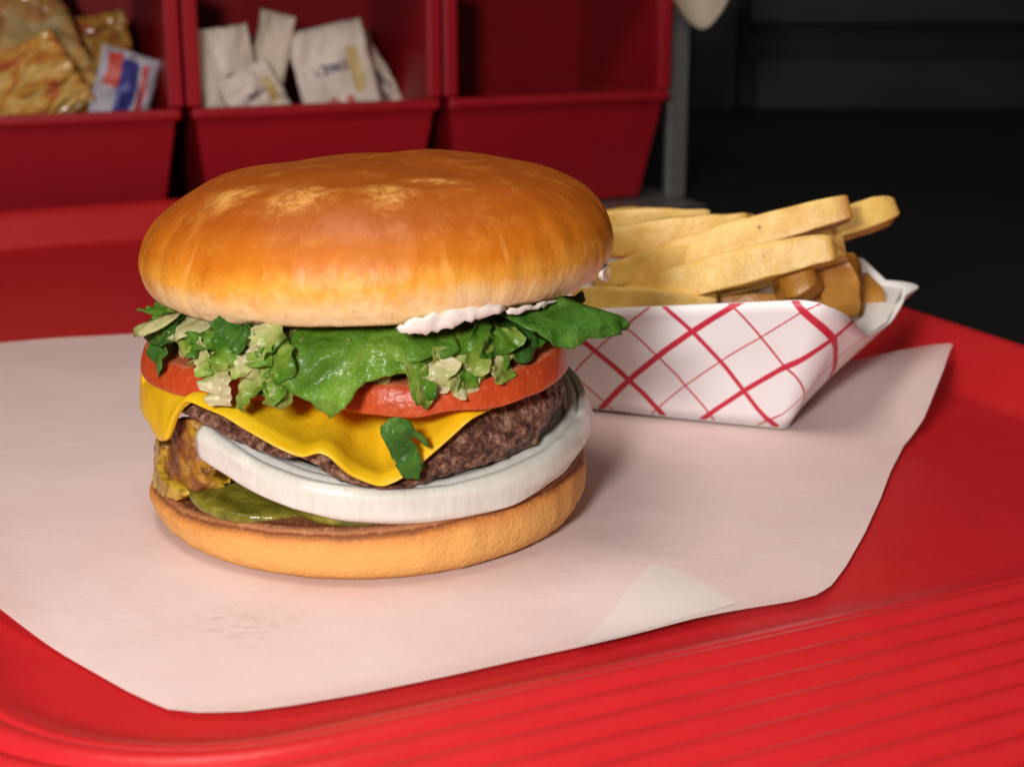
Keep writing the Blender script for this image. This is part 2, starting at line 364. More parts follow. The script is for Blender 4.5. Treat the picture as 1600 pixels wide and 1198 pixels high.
def fry_mat(name, a, b, c3):
    Fm = M(name, b, 0.38, Subsurface_Weight=0.1); Fm.b.inputs['Subsurface Radius'].default_value = (0.003, 0.0015, 0.0006)
    ob = Fm.coord(); n = Fm.noise(ob, 70, 5, 0.6); n2 = Fm.noise(ob, 900, 3); h = Fm.attr('h')
    c = Fm.ramp(n, [(0.3, a), (0.5, b), (0.75, c3)]); c = Fm.mix(Fm.math('MULTIPLY', Fm.gray(Fm.noise(ob, 45, 5, 0.65), 0.46, 0.66), 0.6), c, (0.60, 0.30, 0.04)); c = Fm.mix(Fm.math('MULTIPLY', h, 0.9), c, (0.40, 0.16, 0.018))
    c = Fm.mix(Fm.gray(Fm.noise(ob, 420, 2), 0.735, 0.76), c, (0.10, 0.04, 0.01)); Fm.color(c)
    b1 = Fm.bump(n, 0.0012, 0.6); Fm.bump(n2, 0.0003, 0.6, b1); return Fm.m
m_fry = fry_mat('french_fry', (0.78, 0.46, 0.085), (0.90, 0.62, 0.16), (0.96, 0.74, 0.30))
m_fryb = fry_mat('french_fry_browned', (0.30, 0.115, 0.018), (0.46, 0.20, 0.03), (0.60, 0.32, 0.07))

# plaid boat paper: pattern in the panel's own metres (uv = distance along the side, distance up the side)
Bo = M('plaid_paper', (0.84, 0.83, 0.83), 0.42)
uvn = Bo.node('ShaderNodeUVMap'); su = Bo.sep(uvn.outputs[0])
def stripes(expr, period, offset, width, soft=0.00018):
    x = Bo.math('SUBTRACT', expr, offset); x = Bo.math('PINGPONG', Bo.math('ADD', x, 10*period), period/2)
    return Bo.ramp(Bo.math('DIVIDE', x, period), [((width/2)/period, (1, 1, 1)), ((width/2+soft)/period, (0, 0, 0))])
wob = Bo.math('MULTIPLY', Bo.math('SUBTRACT', Bo.noise(Bo.coord(), 40, 2), 0.5), 0.0015)
dg = Bo.math('ADD', Bo.math('SUBTRACT', su[0], su[1]), wob); dn = Bo.math('ADD', Bo.math('ADD', su[0], su[1]), wob)
pr = 0.0395
s_all = stripes(dg, pr, -0.0245, 0.0026)
for e, o, wd in ((dg, -0.0245+pr/2, 0.0006), (dn, 0.0, 0.0017), (dn, pr, 0.0026), (dn, pr/2, 0.0006), (dn, 1.5*pr, 0.0006)):
    s_all = Bo.math('MAXIMUM', s_all, stripes(e, pr if e is dg else 2*pr, o, wd))
Bo.color(Bo.mix(s_all, Bo.mix(Bo.noise(Bo.coord(), 60, 3), (0.88, 0.87, 0.88), (0.93, 0.92, 0.93)), (0.62, 0.018, 0.055)))
Bo.bump(Bo.noise(Bo.coord(), 500, 3), 0.0001); m_plaid = Bo.m
m_paper2 = M('liner_paper_double', (0.71, 0.635, 0.60), 0.6).m
m_white = M('white_card', (0.84, 0.83, 0.80), 0.5).m

# ------------------------------------------------------------------ the setting
tray_ang = radians(25.0)
E1 = Vector((cos(tray_ang), sin(tray_ang), 0)); E2 = Vector((-sin(tray_ang), cos(tray_ang), 0))
def tr2(m, n, z=0.0): return E1*m + E2*n + Vector((0, 0, z))
m1 = ground(1540, 635).dot(E1); n1 = ground(0, 395).dot(E2); n0 = ground(800, 1062).dot(E2); m0 = ground(28, 1075).dot(E1)
counter = box('counter', (-1.6, -1.0, -0.06), (1.8, 0.95, -0.0052), m_black, None, 0.0, tray_ang)
counter['kind'] = 'structure'
wall = box('wall', (-2.2, 1.62, -0.9), (2.6, 1.70, 1.2), m_black, None, 0.0); wall['kind'] = 'structure'

# ------------------------------------------------------------------ red tray
tray = empty('tray', tr2((m0+m1)/2, (n0+n1)/2, -0.005))
tag(tray, 'red plastic cafeteria tray with grooved front ledge, carrying burger and fries', 'tray')
def build_tray():
    rc = 0.045; per = []; NS, NC = 26, 14
    cs = [((m1-rc, n0+rc), -90), ((m1-rc, n1-rc), 0), ((m0+rc, n1-rc), 90), ((m0+rc, n0+rc), 180)]
    for ci, (c, a0) in enumerate(cs):
        for k in range(NC+1):
            a = radians(a0+90*k/NC); per.append((c[0]+rc*cos(a), c[1]+rc*sin(a), cos(a), sin(a)))
        nc, na = cs[(ci+1) % 4]; a = radians(na); p = per[-1]; q = (nc[0]+rc*cos(a), nc[1]+rc*sin(a))
        for k in range(1, NS):
            t = k/NS; per.append((p[0]+(q[0]-p[0])*t, p[1]+(q[1]-p[1])*t, cos(a), sin(a)))
    front = [(-0.004, 0.0), (0.0, 0.0002), (0.003, 0.0011), (0.006, 0.0026), (0.009, 0.0036), (0.0115, 0.0040)]
    o = 0.0115; rib = 0.0084
    for i in range(13):
        for t in (0.04, 0.1, 0.2, 0.32, 0.5, 0.68, 0.8, 0.9, 0.96, 1.0):
            front.append((o+rib*t, 0.0040 + 0.05*(o-0.0115+rib*t) + 0.0030*abs(sin(pi*t))**0.75 - 0.0012 ))
        o += rib
    front += [(o+0.004, front[-1][1]+0.001), (o+0.007, front[-1][1]-0.001), (o+0.009, front[-1][1]-0.005)]
    nf = len(front)
    back = []
    for i in range(nf):
        t = i/(nf-1)
        back.append((interp([(0, -0.004), (0.05, 0.0), (0.12, 0.002), (0.55, 0.0135), (0.68, 0.0165), (0.78, 0.019), (0.9, 0.0225), (1, 0.024)], t),
                     interp([(0, 0.0), (0.05, 0.0002), (0.12, 0.0012), (0.55, 0.0145), (0.68, 0.0168), (0.78, 0.0172), (0.9, 0.0155), (1, 0.010)], t)))
    V = []; Fc = []; N = len(per)
    for j in range(nf):
        for (x, y, ax, ay) in per:
            w = sst(-0.25, 0.35, max(-ay, -ax*0.999) if (ay < 0.2 or ax < -0.98) else -1)
            w = sst(0.0, 0.7, max(-ay, 0)) if ax > 0 else sst(0.0, 0.7, max(-ay, 0)+max(-ax, 0)*(1 if ay < 0.3 else 0.0))
            off = front[j][0]*w+back[j][0]*(1-w); z = front[j][1]*w+back[j][1]*(1-w)
            V.append(tr2(x+ax*off, y+ay*off, z) - tray.location)
    for j in range(nf-1):
        for i in range(N):
            k = (i+1) % N; Fc.append((j*N+i, j*N+k, (j+1)*N+k, (j+1)*N+i))
    Fc.append(tuple(range(N)))
    b = mk('tray_body', V, Fc, m_tray, tray); solid(b, 0.0030, -1.0 if True else 1)
    return b
tb = build_tray(); fix_normals(tb)
bmn = sum(p.normal.z*p.area for p in tb.data.polygons)
if bmn < 0: tb.data.flip_normals()

# ------------------------------------------------------------------ paper liner
liner = empty('paper_liner', (0, 0, 0.0006))
tag(liner, 'thin pinkish waxed paper sheet with stain, lying on the red tray under burger', 'paper')
LP = [(0, 536), (110, 528), (215, 521), (420, 512), (640, 515), (860, 540), (1060, 575), (1220, 594), (1340, 601), (1420, 601), (1478, 597), (1484, 600), (1470, 630),
      (1442, 672), (1412, 700), (1392, 738), (1376, 780), (1352, 832), (1322, 885), (1298, 918), (1274, 938), (1240, 948), (1190, 956), (1080, 978), (900, 1022), (700, 1068), (560, 1096), (455, 1112),
      (380, 1119), (310, 1118), (262, 1110), (200, 1080), (100, 1024), (0, 966), (-50, 930), (-80, 860), (-100, 760), (-105, 640), (-90, 560)]
lp3 = [ground(u, v, 0.001) for u, v in LP]
pv, pf, pb = fill([(p.x, p.y) for p in lp3], 0.0036)
cor = ground(1484, 600, 0.002)
def paper_z(x, y):
    z = 0.0013 + 0.0008*fbm(x, y, 0, 14, 3.0, 2) + 0.0007*max(0, 0.25-abs(nz(x*0.7+y*0.5, y*0.4-x*0.3, 0, 24, 6)))
    d = math.hypot(x-cor.x, y-cor.y)
    z += 0.013*(1-sst(0.0, 0.075, d))
    m = x*E1.x+y*E1.y; n = x*E2.x+y*E2.y; rc = 0.045
    ax, ay = max(m0+rc-m, 0), max(n0+rc-n, 0); off = math.hypot(ax, ay)-rc
    z += 0.0046*sst(-0.012, 0.014, off) + max(0, off-0.010)*0.08
    q = ground(1040, 930); d = math.hypot(x-q.x, y-q.y); z += 0.0015*(1-sst(0, 0.03, d))
    return max(z, 0.0009)
Vp = []
for x, y in pv: Vp.append((x, y, paper_z(x, y)-0.0006))
sheet = mk('sheet', Vp, pf, m_paper, liner)
FP = [(1020, 884), (1046, 890), (1085, 908), (1120, 926), (1152, 944), (1110, 958), (1060, 972), (990, 990), (900, 1010), (925, 985), (955, 955), (985, 920), (1005, 896)]
fv, ff, fb_ = fill([tuple(ground(u, v, 0.002).xy) for u, v in FP], 0.0026)
V = []
for x, y in fv:
    V.append((x, y, paper_z(x, y)-0.0006+0.00014))
fo = mk('folded_flap', V, ff, m_paper2, sheet)

# ------------------------------------------------------------------ burger
bg = empty('burger', (0, 0, 0.0025))
tag(bg, 'cheeseburger on a glossy bun with lettuce, tomato, onion and pickle on waxed paper', 'burger')
BZ = 0.0025
def burger_part(o): keep(o, bg); return o
def heel_prof(th):
    a = radians(th); tilt = 0.0028*cos(a)
    R = 0.0570*(1+0.012*nz(cos(a), sin(a), 0, 1.6, 4.0)) + 0.0004*nz(cos(a), sin(a), 0, 9, 1)
    zt = 0.0155+tilt+0.0006*nz(cos(a), sin(a), 0, 3, 9)
    pts = [(0, 0.0010, 0), (0.03, 0.0006, 0.02), (0.044, 0.0004, 0.05), (0.0506, 0.0010, 0.1), (0.0538, 0.0030, 0.18), (0.0556, 0.0056, 0.28), (0.0566, 0.0085, 0.38),
           (0.0570, zt-0.0040, 0.50), (0.0566, zt-0.0026, 0.57), (0.0554, zt-0.0016, 0.635), (0.0556, zt-0.0007, 0.69), (0.0545, zt+0.0003, 0.75), (0.052, zt+0.0006, 0.82), (0.046, zt+0.0006, 0.92), (0.03, zt, 1.0), (0, 0.0150, 1.0)]
    # densify
    out = []
    for (p, q_) in zip(pts, pts[1:]):
        for k in range(3):
            t = k/3; r = p[0]+(q_[0]-p[0])*t; z = p[1]+(q_[1]-p[1])*t; hh = p[2]+(q_[2]-p[2])*t
            s = R/0.057 if r > 0.04 else 1
            rr = r*s; g = 0.00022*fbm(rr*cos(a), rr*sin(a), z, 330, 2.0, 2)*(1 if r > 0.05 else 0.3)
            out.append((max(rr+g, 0), z, hh))
    out.append((0, 0.0150, 1.0)); return out
burger_part(polar('bottom_bun', heel_prof, m_heel, None, 300))

# top bun: lathe of a traced profile, pressed and tilted a little
def crown_prof(th):
    a = radians(th)
    R = 0.0592*(1+0.010*nz(cos(a), sin(a), 0, 1.3, 12.0)) + 0.0008*max(0, cos(a-0.1))
    tilt = lambda r: 0.0024*r/0.059*cos(a) + 0.0016*r/0.059*(-sin(a))
    pts = [(0, 0.0606, 0.0), (0.030, 0.0605, 0.0), (0.044, 0.0608, 0.012), (0.0510, 0.0612, 0.028), (0.0548, 0.0620, 0.055), (0.0570, 0.0638, 0.11), (0.0585, 0.0666, 0.19), (0.0592, 0.0698, 0.28),
           (0.0588, 0.0732, 0.38), (0.0570, 0.0776, 0.48), (0.0537, 0.0818, 0.57), (0.0488, 0.0854, 0.66), (0.0420, 0.0886, 0.75), (0.0330, 0.0907, 0.83), (0.0225, 0.0919, 0.90), (0.0110, 0.0925, 0.96), (0, 0.0926, 1.0)]
    out = []; n = len(pts)
    for i in range(n-1):
        p0 = pts[max(i-1, 0)]; p1 = pts[i]; p2 = pts[i+1]; p3 = pts[min(i+2, n-1)]
        for k in range(4):
            t = k/4
            r, z, hh = [0.5*((2*p1[j]) + (-p0[j]+p2[j])*t + (2*p0[j]-5*p1[j]+4*p2[j]-p3[j])*t*t + (-p0[j]+3*p1[j]-3*p2[j]+p3[j])*t**3) for j in range(3)]
            r = max(r, 0); x, y = r*cos(a), r*sin(a)
            r2 = r*R/0.0592; z2 = z+tilt(r)
            z2 += 0.0011*fbm(x, y, z, 38, 5.0, 2)*sst(0.060, 0.075, z)
            w = sst(0.02, 0.05, r); r2 += w*0.00045*fbm(th*0.16, z*60, 0, 1.0, 3.0, 2)
            if z < 0.0630: z2 += 0.0009*nz(x, y, 0, 70, 8)*sst(0.04, 0.054, r)
            out.append((r2, z2, min(max(hh, 0), 1)))
    out.append((0, 0.0926, 1.0)); return out
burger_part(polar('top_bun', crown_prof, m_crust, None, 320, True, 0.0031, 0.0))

# patty: edge heights measured on a 55 mm cylinder
def table(pts, R): return sorted(cyl(u, v, R) for u, v in pts)
PR = 0.0550
pt = table([(262, 622), (300, 630), (350, 652), (400, 682), (440, 704), (470, 716), (497, 706), (520, 716), (550, 742), (580, 756), (605, 762), (640, 752), (670, 722), (710, 686), (760, 652), (810, 624), (850, 602)], PR)
pbm = table([(262, 652), (300, 668), (350, 690), (400, 712), (440, 722), (480, 720), (500, 742), (530, 760), (560, 766), (600, 772), (640, 768), (700, 752), (750, 738), (810, 722), (850, 698), (872, 660)], PR)
pt = [(0, 0.0420), (120, 0.0415), (172, 0.0385), (184, 0.0380)] + pt + [(352, 0.0420), (360, 0.0420)]
pbm = [(0, 0.0300), (120, 0.030), (178, 0.0335)] + pbm + [(352, 0.0300), (360, 0.0300)]
def smooth_tab(tab, th, w=2.0): return (interp(tab, (th-w) % 360)+2*interp(tab, th % 360)+interp(tab, (th+w) % 360))/4
def patty_prof(th):
    a = radians(th); zt = smooth_tab(pt, th)-BZ*0; zb = smooth_tab(pbm, th)
    zt = max(zt, zb+0.0022)
    zi, bi = 0.0415, 0.0290
    pts = []
    for k in range(14):
        t = k/13; r = 0.0500*t; w = sst(0.45, 1.0, t); pts.append((r, zi+(zt+0.0006-zi)*w*0.93))
    hgt = zt-zb
    for k in range(1, 14):
        s = k/14; bul = sin(pi*s)
        pts.append((0.0515+0.0032*bul+0.0012*s, zt+0.0003-(hgt)*s))
    for k in range(14):
        t = 1-k/13; r = 0.0510*t; w = sst(0.45, 1.0, t); pts.append((r, bi+(zb-bi)*w))
    out = []
    for r, z in pts:
        x, y = r*cos(a), r*sin(a)
        g = 0.0011*fbm(x, y, z, 300, 1.0, 3)*sst(0.02, 0.048, r); g2 = 0.0004*fbm(x, y, z, 330, 6.0, 2)*sst(0.02, 0.04, r)
        sq = 1-0.055*max(0, 1-abs((th-204)/34))-0.10*max(0, 1-abs(((th+180) % 360-180)/34)); out.append((max(r+g, 0)*sq, z+g2, 0.5))
    return out
burger_part(polar('patty', patty_prof, m_beef, None, 420))

# cheese sheet draped over the patty
ce = [(238, 660), (252, 690), (268, 690), (276, 650), (286, 628)] + [(300, 630), (350, 652), (400, 683), (440, 705), (470, 717), (497, 708), (520, 718), (550, 745), (580, 758), (598, 764), (625, 752), (660, 724), (700, 690), (735, 658)]
CR = 0.0565
ct = [(0, 0.0425), (150, 0.0415), (172, 0.0400), (178, 0.030)] + table(ce, CR) + [(322, 0.0430), (330, 0.0440), (360, 0.0440)]
ct = sorted(ct)
V = []; Fc = []; NT = 420; KN = 26
def cheese_r(th): return interp([(0, 0.046), (150, 0.05), (168, 0.0560), (176, 0.0582), (200, 0.0582), (218, 0.0578), (232, 0.0568), (300, 0.0566), (312, 0.054), (322, 0.049), (335, 0.046), (360, 0.046)], th)
for i in range(NT):
    th = 360*i/NT; a = radians(th); zl = smooth_tab(ct, th, 1.0)+0.0003; ptz = smooth_tab(pt, th); Rm = cheese_r(th); ov = 0.0032-0.0022*max(0, 1-abs((th-202)/30))
    if 176 < th < 200: ptz = 0.0412
    for k in range(KN):
        t = k/(KN-1)
        if t < 0.75:
            s = t/0.75; r = 0.012+(Rm-ov-0.012)*s
            w = sst(0.45, 1.0, r/0.050); z = 0.0415+(max(ptz, zl)+0.0010-0.0415)*w + 0.0012
        else:
            s = (t-0.75)/0.25; z1 = max(ptz, zl)+0.0022; z = z1+(zl-z1)*s; r = Rm-ov+ov*sin(s*pi/2)
        x, y = r*cos(a), r*sin(a); g = 0.0005*fbm(x, y, z, 75, 2, 2)
        V.append((x*(1+g/0.055), y*(1+g/0.055), z+g*0.6))
for i in range(NT):
    j = (i+1) % NT
    for k in range(KN-1): Fc.append((i*KN+k, j*KN+k, j*KN+k+1, i*KN+k+1))
co = burger_part(mk('cheese_slice', V, Fc, m_cheese)); fix_normals(co); solid(co, 0.0017, -1)
sb = co.modifiers.new('sub', 'SUBSURF'); sb.levels = 1; sb.render_levels = 1

# onion rings
OT = [(310, 688), (350, 722), (400, 748), (450, 768), (500, 781), (560, 791), (620, 792), (700, 783), (780, 762), (840, 730), (880, 695), (905, 660)]
OT = table(OT, 0.0545)
OT = [(0, OT[-1][1]+0.0022), (22, OT[-1][1]+0.0052), (60, 0.034), (120, 0.031), (180, OT[0][1]+0.001)] + OT + [(360, OT[-1][1]+0.0022)]
ON = cyl(304, 690, 0.0545)[0]
def onion(R, zc, ta, tb_, hgt, thk, cx, cy, a0=0, a1=360, name='onion_ring', parent=None):
    V = []; Fc = []; H = []; T_ = []; NT = 260; NK = 36
    full = a1-a0 >= 360
    for i in range(NT if full else NT+1):
        th = radians(a0+(a1-a0)*i/NT); rr = R*(1+0.014*nz(cos(th), sin(th), 0, 1.4, R*900)+0.004*nz(cos(th), sin(th), 0, 6, 2))
        z = zc+smooth_tab(OT, math.degrees(th) % 360, 8.0)+ta*cos(th)+0.0005*nz(cos(th), sin(th), 0, 2.2, 5)
        hg = hgt*(1+0.14*nz(cos(th), sin(th), 0, 2.0, 3)+0.06*nz(cos(th), sin(th), 0, 9, 3))
        for k in range(NK):
            b = 2*pi*k/NK; cb, sb2 = cos(b), sin(b)
            dr = thk/2*math.copysign(abs(cb)**0.5, cb); dz = hg/2*math.copysign(abs(sb2)**0.46, sb2)
            dr += 0.0013*(1-(2*dz/hg)**2) + 0.0005*nz(cos(th), sin(th), dz*200, 4, 7) + 0.0005*sin(dz/hg*9+2*cos(th*2))*0.5
            V.append((cx+(rr+dr)*cos(th), cy+(rr+dr)*sin(th), z+dz)); H.append(dz/hg+0.5); T_.append(i/NT)
    n = NT if full else NT
    for i in range(n):
        j = (i+1) % NT if full else i+1
        for k in range(NK):
            l = (k+1) % NK; Fc.append((i*NK+k, j*NK+k, j*NK+l, i*NK+l))
    if not full:
        Fc.append(tuple(range(NK))); Fc.append(tuple(n*NK+k for k in range(NK)))
    o = mk(name, V, Fc, m_onion, None, True, {'h': H, 'th': T_}); fix_normals(o); return burger_part(o)
onion(0.0540, 0.0, 0.0, 0.0, 0.0086, 0.0027, 0.0020, -0.0005, ON, ON+318)
onion(0.0508, 0.0006, 0.0, 0.0, 0.0082, 0.0026, 0.0020, -0.0005, ON+2, ON+320)
onion(0.0462, 0.0008, 0.0, 0.0, 0.0076, 0.0042, 0.0015, -0.002, ON+4, ON+322)

# tomato slices
def tomato(cx, cy, zc, R, thk, tx, ty, seed):
    def prof(th):
        a = radians(th); rr = R*(1+0.03*nz(cos(a), sin(a), 0, 1.2, seed)+0.012*nz(cos(a), sin(a), 0, 5, seed))
        pts = [(0, thk/2, 1), (0.5, thk/2*0.96, 1), (0.85, thk/2, 0.97), (0.945, thk/2*0.99, 0.93), (0.955, thk/2*0.95, 0.85), (0.985, thk*0.25, 0.6), (1.0, -thk*0.1, 0.45), (1.005, -thk*0.36, 0.3), (1.0, -thk/2*0.95, 0.2), (0.98, -thk/2, 0.1), (0.5, -thk/2, 0), (0, -thk/2, 0)]
        return [(p[0]*rr, zc+p[1]+p[0]*rr*(tx*cos(a)+ty*sin(a))+(0.0009*nz(cos(a)*p[0], sin(a)*p[0], 0, 3, seed) if p[0] else 0), p[2]) for p in pts]
    o = polar('tomato_slice', prof, m_tomato, None, 140, True, cx, cy)
    s = o.modifiers.new('sub', 'SUBSURF'); s.levels = 1; s.render_levels = 1
    return burger_part(o)
tomato(0.0170, -0.0180, 0.0472, 0.0345, 0.0072, 0.03, 0.06, 2.0)
tomato(-0.0218, -0.0100, 0.0478, 0.0335, 0.0070, 0.05, 0.05, 5.0)
tomato(0.006, 0.024, 0.0470, 0.0320, 0.0060, 0.0, 0.0, 8.0)

# leaves: outlines measured against the burger's side, wrapped round it with folds
def leaf(name, outline, mat, R0, lean=0.3, zr=0.050, ruff=0.0014, freq=120, seed=0, step=0.00085, thk=0.0004, spl=True, tuck=0.0575, rough=0.10, fine=1.0, grow=0.0):
    P2 = [cyl(u, v, R0) for u, v in outline]
    P2 = [(radians(t)*R0, z) for t, z in P2]
    if spl: P2 = catmull(P2, 4)
    # drop repeated points
    Q = []
    for p in P2:
        if not Q or math.dist(p, Q[-1]) > step*0.25: Q.append(p)
    if fine: Q = [(x+0.0007*nz(x, y, seed, 420, 2)*fine, y+0.0007*nz(x, y, seed, 420, 9)*fine) for x, y in resample(Q, step)]
    vv_, tt, bb = fill(Q, step, step*rough*2, seed)
    V = []
    smn = min(p[0] for p in vv_); smx = max(p[0] for p in vv_)
    for s, z in vv_:
        th = s/R0; e = 1-sst(0, 0.006, edge_dist((s, z), bb))
        fold = 1-abs(nz(s*0.75-z*0.65, (s*0.65+z*0.75)*0.25, seed*2.3, freq*2.0, 4))*2.4
        r = R0 + lean*(zr-z) + ruff*(0.9*fbm(s, z, 0, freq, seed*3.1, 2) + 0.55*fold) + ruff*fine*(0.25+0.75*e)*0.8*nz(s, z, seed, freq*2.6, seed)
        if grow: r -= grow*(smx-s)/(smx-smn)
        if z > tuck: r -= (z-tuck)*2.0
        V.append((r*cos(th), r*sin(th), z + 0.0005*fine*nz(s, z, 5, freq*2, seed)))
    o = mk(name, V, tt, mat); solid(o, thk, 0)
    return burger_part(o)
# big front leaf with pointed tip
leaf('lettuce_leaf', [(440, 520), (520, 514), (600, 514), (640, 518), (700, 508), (718, 520), (716, 548), (690, 556), (660, 572), (628, 584), (590, 592), (560, 604), (545, 622), (528, 643), (518, 650), (505, 638), (480, 622), (455, 606), (442, 590), (452, 570), (446, 545)], m_leaf, 0.0555, 0.32, 0.052, 0.0024, 80, 1)
# fold over its upper part
leaf('lettuce_leaf', [(600, 530), (650, 520), (700, 502), (760, 494), (800, 500), (790, 530), (760, 548), (720, 552), (680, 556), (640, 566), (610, 560)], m_leaf, 0.0560, 0.35, 0.053, 0.0016, 100, 2)
# dark leaf at the right of the front
leaf('lettuce_leaf', [(790, 492), (815, 488), (832, 500), (834, 530), (824, 556), (806, 566), (792, 556), (786, 528)], m_leafd, 0.0565, 0.3, 0.053, 0.0015, 140, 3)
# dark scrap stuck on the cheese
leaf('lettuce_scrap', [(612, 654), (626, 652), (640, 664), (672, 690), (668, 694), (642, 684), (652, 704), (660, 730), (652, 744), (634, 746), (620, 728), (606, 700), (594, 676), (598, 664)], m_leafm, 0.0588, 0.12, 0.032, 0.0010, 160, 4, 0.0009)
# left bunch
leaf('lettuce_leaf', [(246, 470), (280, 466), (330, 480), (346, 498), (330, 512), (300, 520), (276, 532), (256, 522), (244, 500)], m_leafp, 0.0570, 0.2, 0.053, 0.0016, 110, 5)
leaf('lettuce_leaf', [(222, 502), (240, 490), (256, 512), (268, 530), (256, 540), (236, 536), (222, 522)], m_leafd, 0.0580, 0.2, 0.053, 0.0016, 140, 6)
leaf('lettuce_leaf', [(202, 510), (222, 498), (232, 512), (222, 526), (208, 524)], m_leafp, 0.0625, 0.1, 0.053, 0.0012, 140, 7)
leaf('lettuce_leaf', [(296, 528), (320, 512), (345, 500), (352, 520), (340, 542), (316, 548), (300, 544)], m_leafd, 0.0565, 0.3, 0.053, 0.0018, 140, 8)
leaf('lettuce_leaf', [(336, 500), (372, 498), (396, 520), (380, 534), (400, 552), (386, 566), (360, 556), (340, 540), (346, 520)], m_leafd, 0.0560, 0.3, 0.053, 0.0018, 130, 9)
leaf('lettuce_leaf', [(368, 536), (392, 530), (408, 548), (396, 562), (378, 558)], m_leaf, 0.0580, 0.3, 0.053, 0.0014, 160, 10)
leaf('lettuce_scrap', [(428, 520), (452, 516), (470, 524), (462, 540), (440, 542), (424, 534)], m_leafp, 0.0555, 0.3, 0.053, 0.0014, 150, 15)
leaf('onion_scrap', [(384, 516), (404, 510), (424, 514), (422, 530), (400, 536), (386, 530)], m_purple, 0.0545, 0.1, 0.053, 0.0008, 150, 16)
# right leaf sticking out of the bun towards the boat
leaf('lettuce_leaf', [(842, 486), (870, 472), (905, 458), (925, 452), (945, 466), (962, 478), (978, 494), (984, 508), (972, 522), (950, 532), (930, 546), (910, 550), (892, 536), (868, 518), (846, 504)], m_leafm, 0.0725, 0.30, 0.054, 0.0026, 80, 17, fine=0.8, tuck=0.0600, grow=0.013)
# scraps on the right tomato
# crumpled shreds: between crown and tomato all the way round, spilling over the front
rnd = random.Random(11)
def shred(th, r, z, size, mat, seed, face=0.6):
    """small crinkled scrap; face 0 lies flat, 1 hangs facing outwards"""
    radial = Vector((cos(th), sin(th), 0)); tang = Vector((-sin(th), cos(th), 0)); upv = Vector((0, 0, 1))
    spin = seed*2.7; out = (radial*face + upv*(1-face)).normalized(); dn = (upv*face - radial*(1-face)).normalized()
    ex = tang*cos(spin)+dn*sin(spin); ey = dn*cos(spin)-tang*sin(spin)
    n, m_ = 29, 9; V = []; Fc = []; H = []; Ls = size*(1.1+0.5*abs(nz(seed, 4, 1, 2.1))); Ws = size*(0.52+0.45*abs(nz(seed, 1, 2, 1.7)))
    cv = 0.8*nz(seed, 7, 3, 1.9); bd = 0.8*nz(seed, 2, 9, 1.3); tw = 2.2*nz(seed, 5, 5, 1.1)
    for a in range(n):
        for b in range(m_):
            s_ = (a/(n-1)*2-1); t_ = (b/(m_-1)*2-1)
            k_ = (1-0.35*abs(s_)**5) + 0.30*nz(s_*1.6, t_*0.8, seed, 1.5)
            d = Ls*0.5*bd*(s_*s_-0.35) + Ws*(0.5+0.5*abs(t_))*(0.16*sin(s_*6+seed*3+t_*1.5)*max(0, t_+0.3)+0.26*nz(s_*2.5, t_, seed+3, 1.0)) + Ws*0.5*t_*sin(tw*s_) + Ws*0.085*abs(t_)**1.5*sin(s_*15+seed*5+t_*2) + Ws*0.05*nz(s_*5, t_*5, seed)
            V.append(radial*r + upv*z + ex*(s_*Ls*0.5) + ey*(t_*Ws*0.5*k_*cos(0.7*tw*s_) + Ls*0.25*cv*s_*s_) + out*d); H.append(0.5+0.34*s_+0.12*t_)
    for a in range(n-1):
        for b in range(m_-1): Fc.append((a*m_+b, (a+1)*m_+b, (a+1)*m_+b+1, a*m_+b+1))
    o = mk('lettuce_shred', V, Fc, mat, None, True, {'h': H}); solid(o, 0.00025, 0)
    q_ = o.modifiers.new('sub', 'SUBSURF'); q_.levels = 1; q_.render_levels = 1; return burger_part(o)
m_shred = shred_mat('lettuce_shredded', 0.0); m_shredp = shred_mat('lettuce_shredded_pale', -0.30); m_shredg = shred_mat('lettuce_shredded_green', 0.28)
mats = [m_shred, m_shredg, m_shredp, m_shredg, m_leafm, m_leaf]
for i in range(80):
    th = 2*pi*i/80+rnd.uniform(-0.05, 0.05)
    shred(th, rnd.uniform(0.0440, 0.0530 if not 4.6 < th < 5.75 else 0.0480), rnd.uniform(0.0515, 0.0590), rnd.uniform(0.009, 0.014), rnd.choice(mats), rnd.uniform(0, 40), rnd.uniform(0.15, 0.7))
def scatter(pts, R0, lo, hi, face, pool):
    for u, v in pts:
        t, z = cyl(u, v, R0); shred(radians(t), R0+rnd.uniform(-0.001, 0.0015), z, rnd.uniform(lo, hi), rnd.choice(pool), rnd.uniform(0, 40), rnd.uniform(face-0.2, face+0.2))
scatter([(256, 530), (300, 538), (322, 530), (352, 540), (372, 522), (388, 546), (412, 540), (430, 550)], 0.0556, 0.008, 0.012, 0.6, [m_shredg, m_shred, m_shredg, m_leafm])
scatter([(316, 560), (334, 578), (342, 596)], 0.0575, 0.008, 0.010, 0.8, [m_shredp])
scatter([(388, 566), (404, 580), (420, 594), (430, 574), (414, 608), (388, 606), (438, 600)], 0.0575, 0.007, 0.010, 0.8, [m_shred, m_shred, m_shredp, m_shredg])
scatter([(652, 588), (676, 592), (690, 578), (704, 590), (720, 574), (740, 578), (758, 566), (778, 562)], 0.0562, 0.008, 0.011, 0.7, [m_shred, m_shredp, m_shredp, m_shredg])
scatter([(748, 540), (776, 534), (842, 514)], 0.0566, 0.007, 0.010, 0.7, [m_shred, m_shredg])
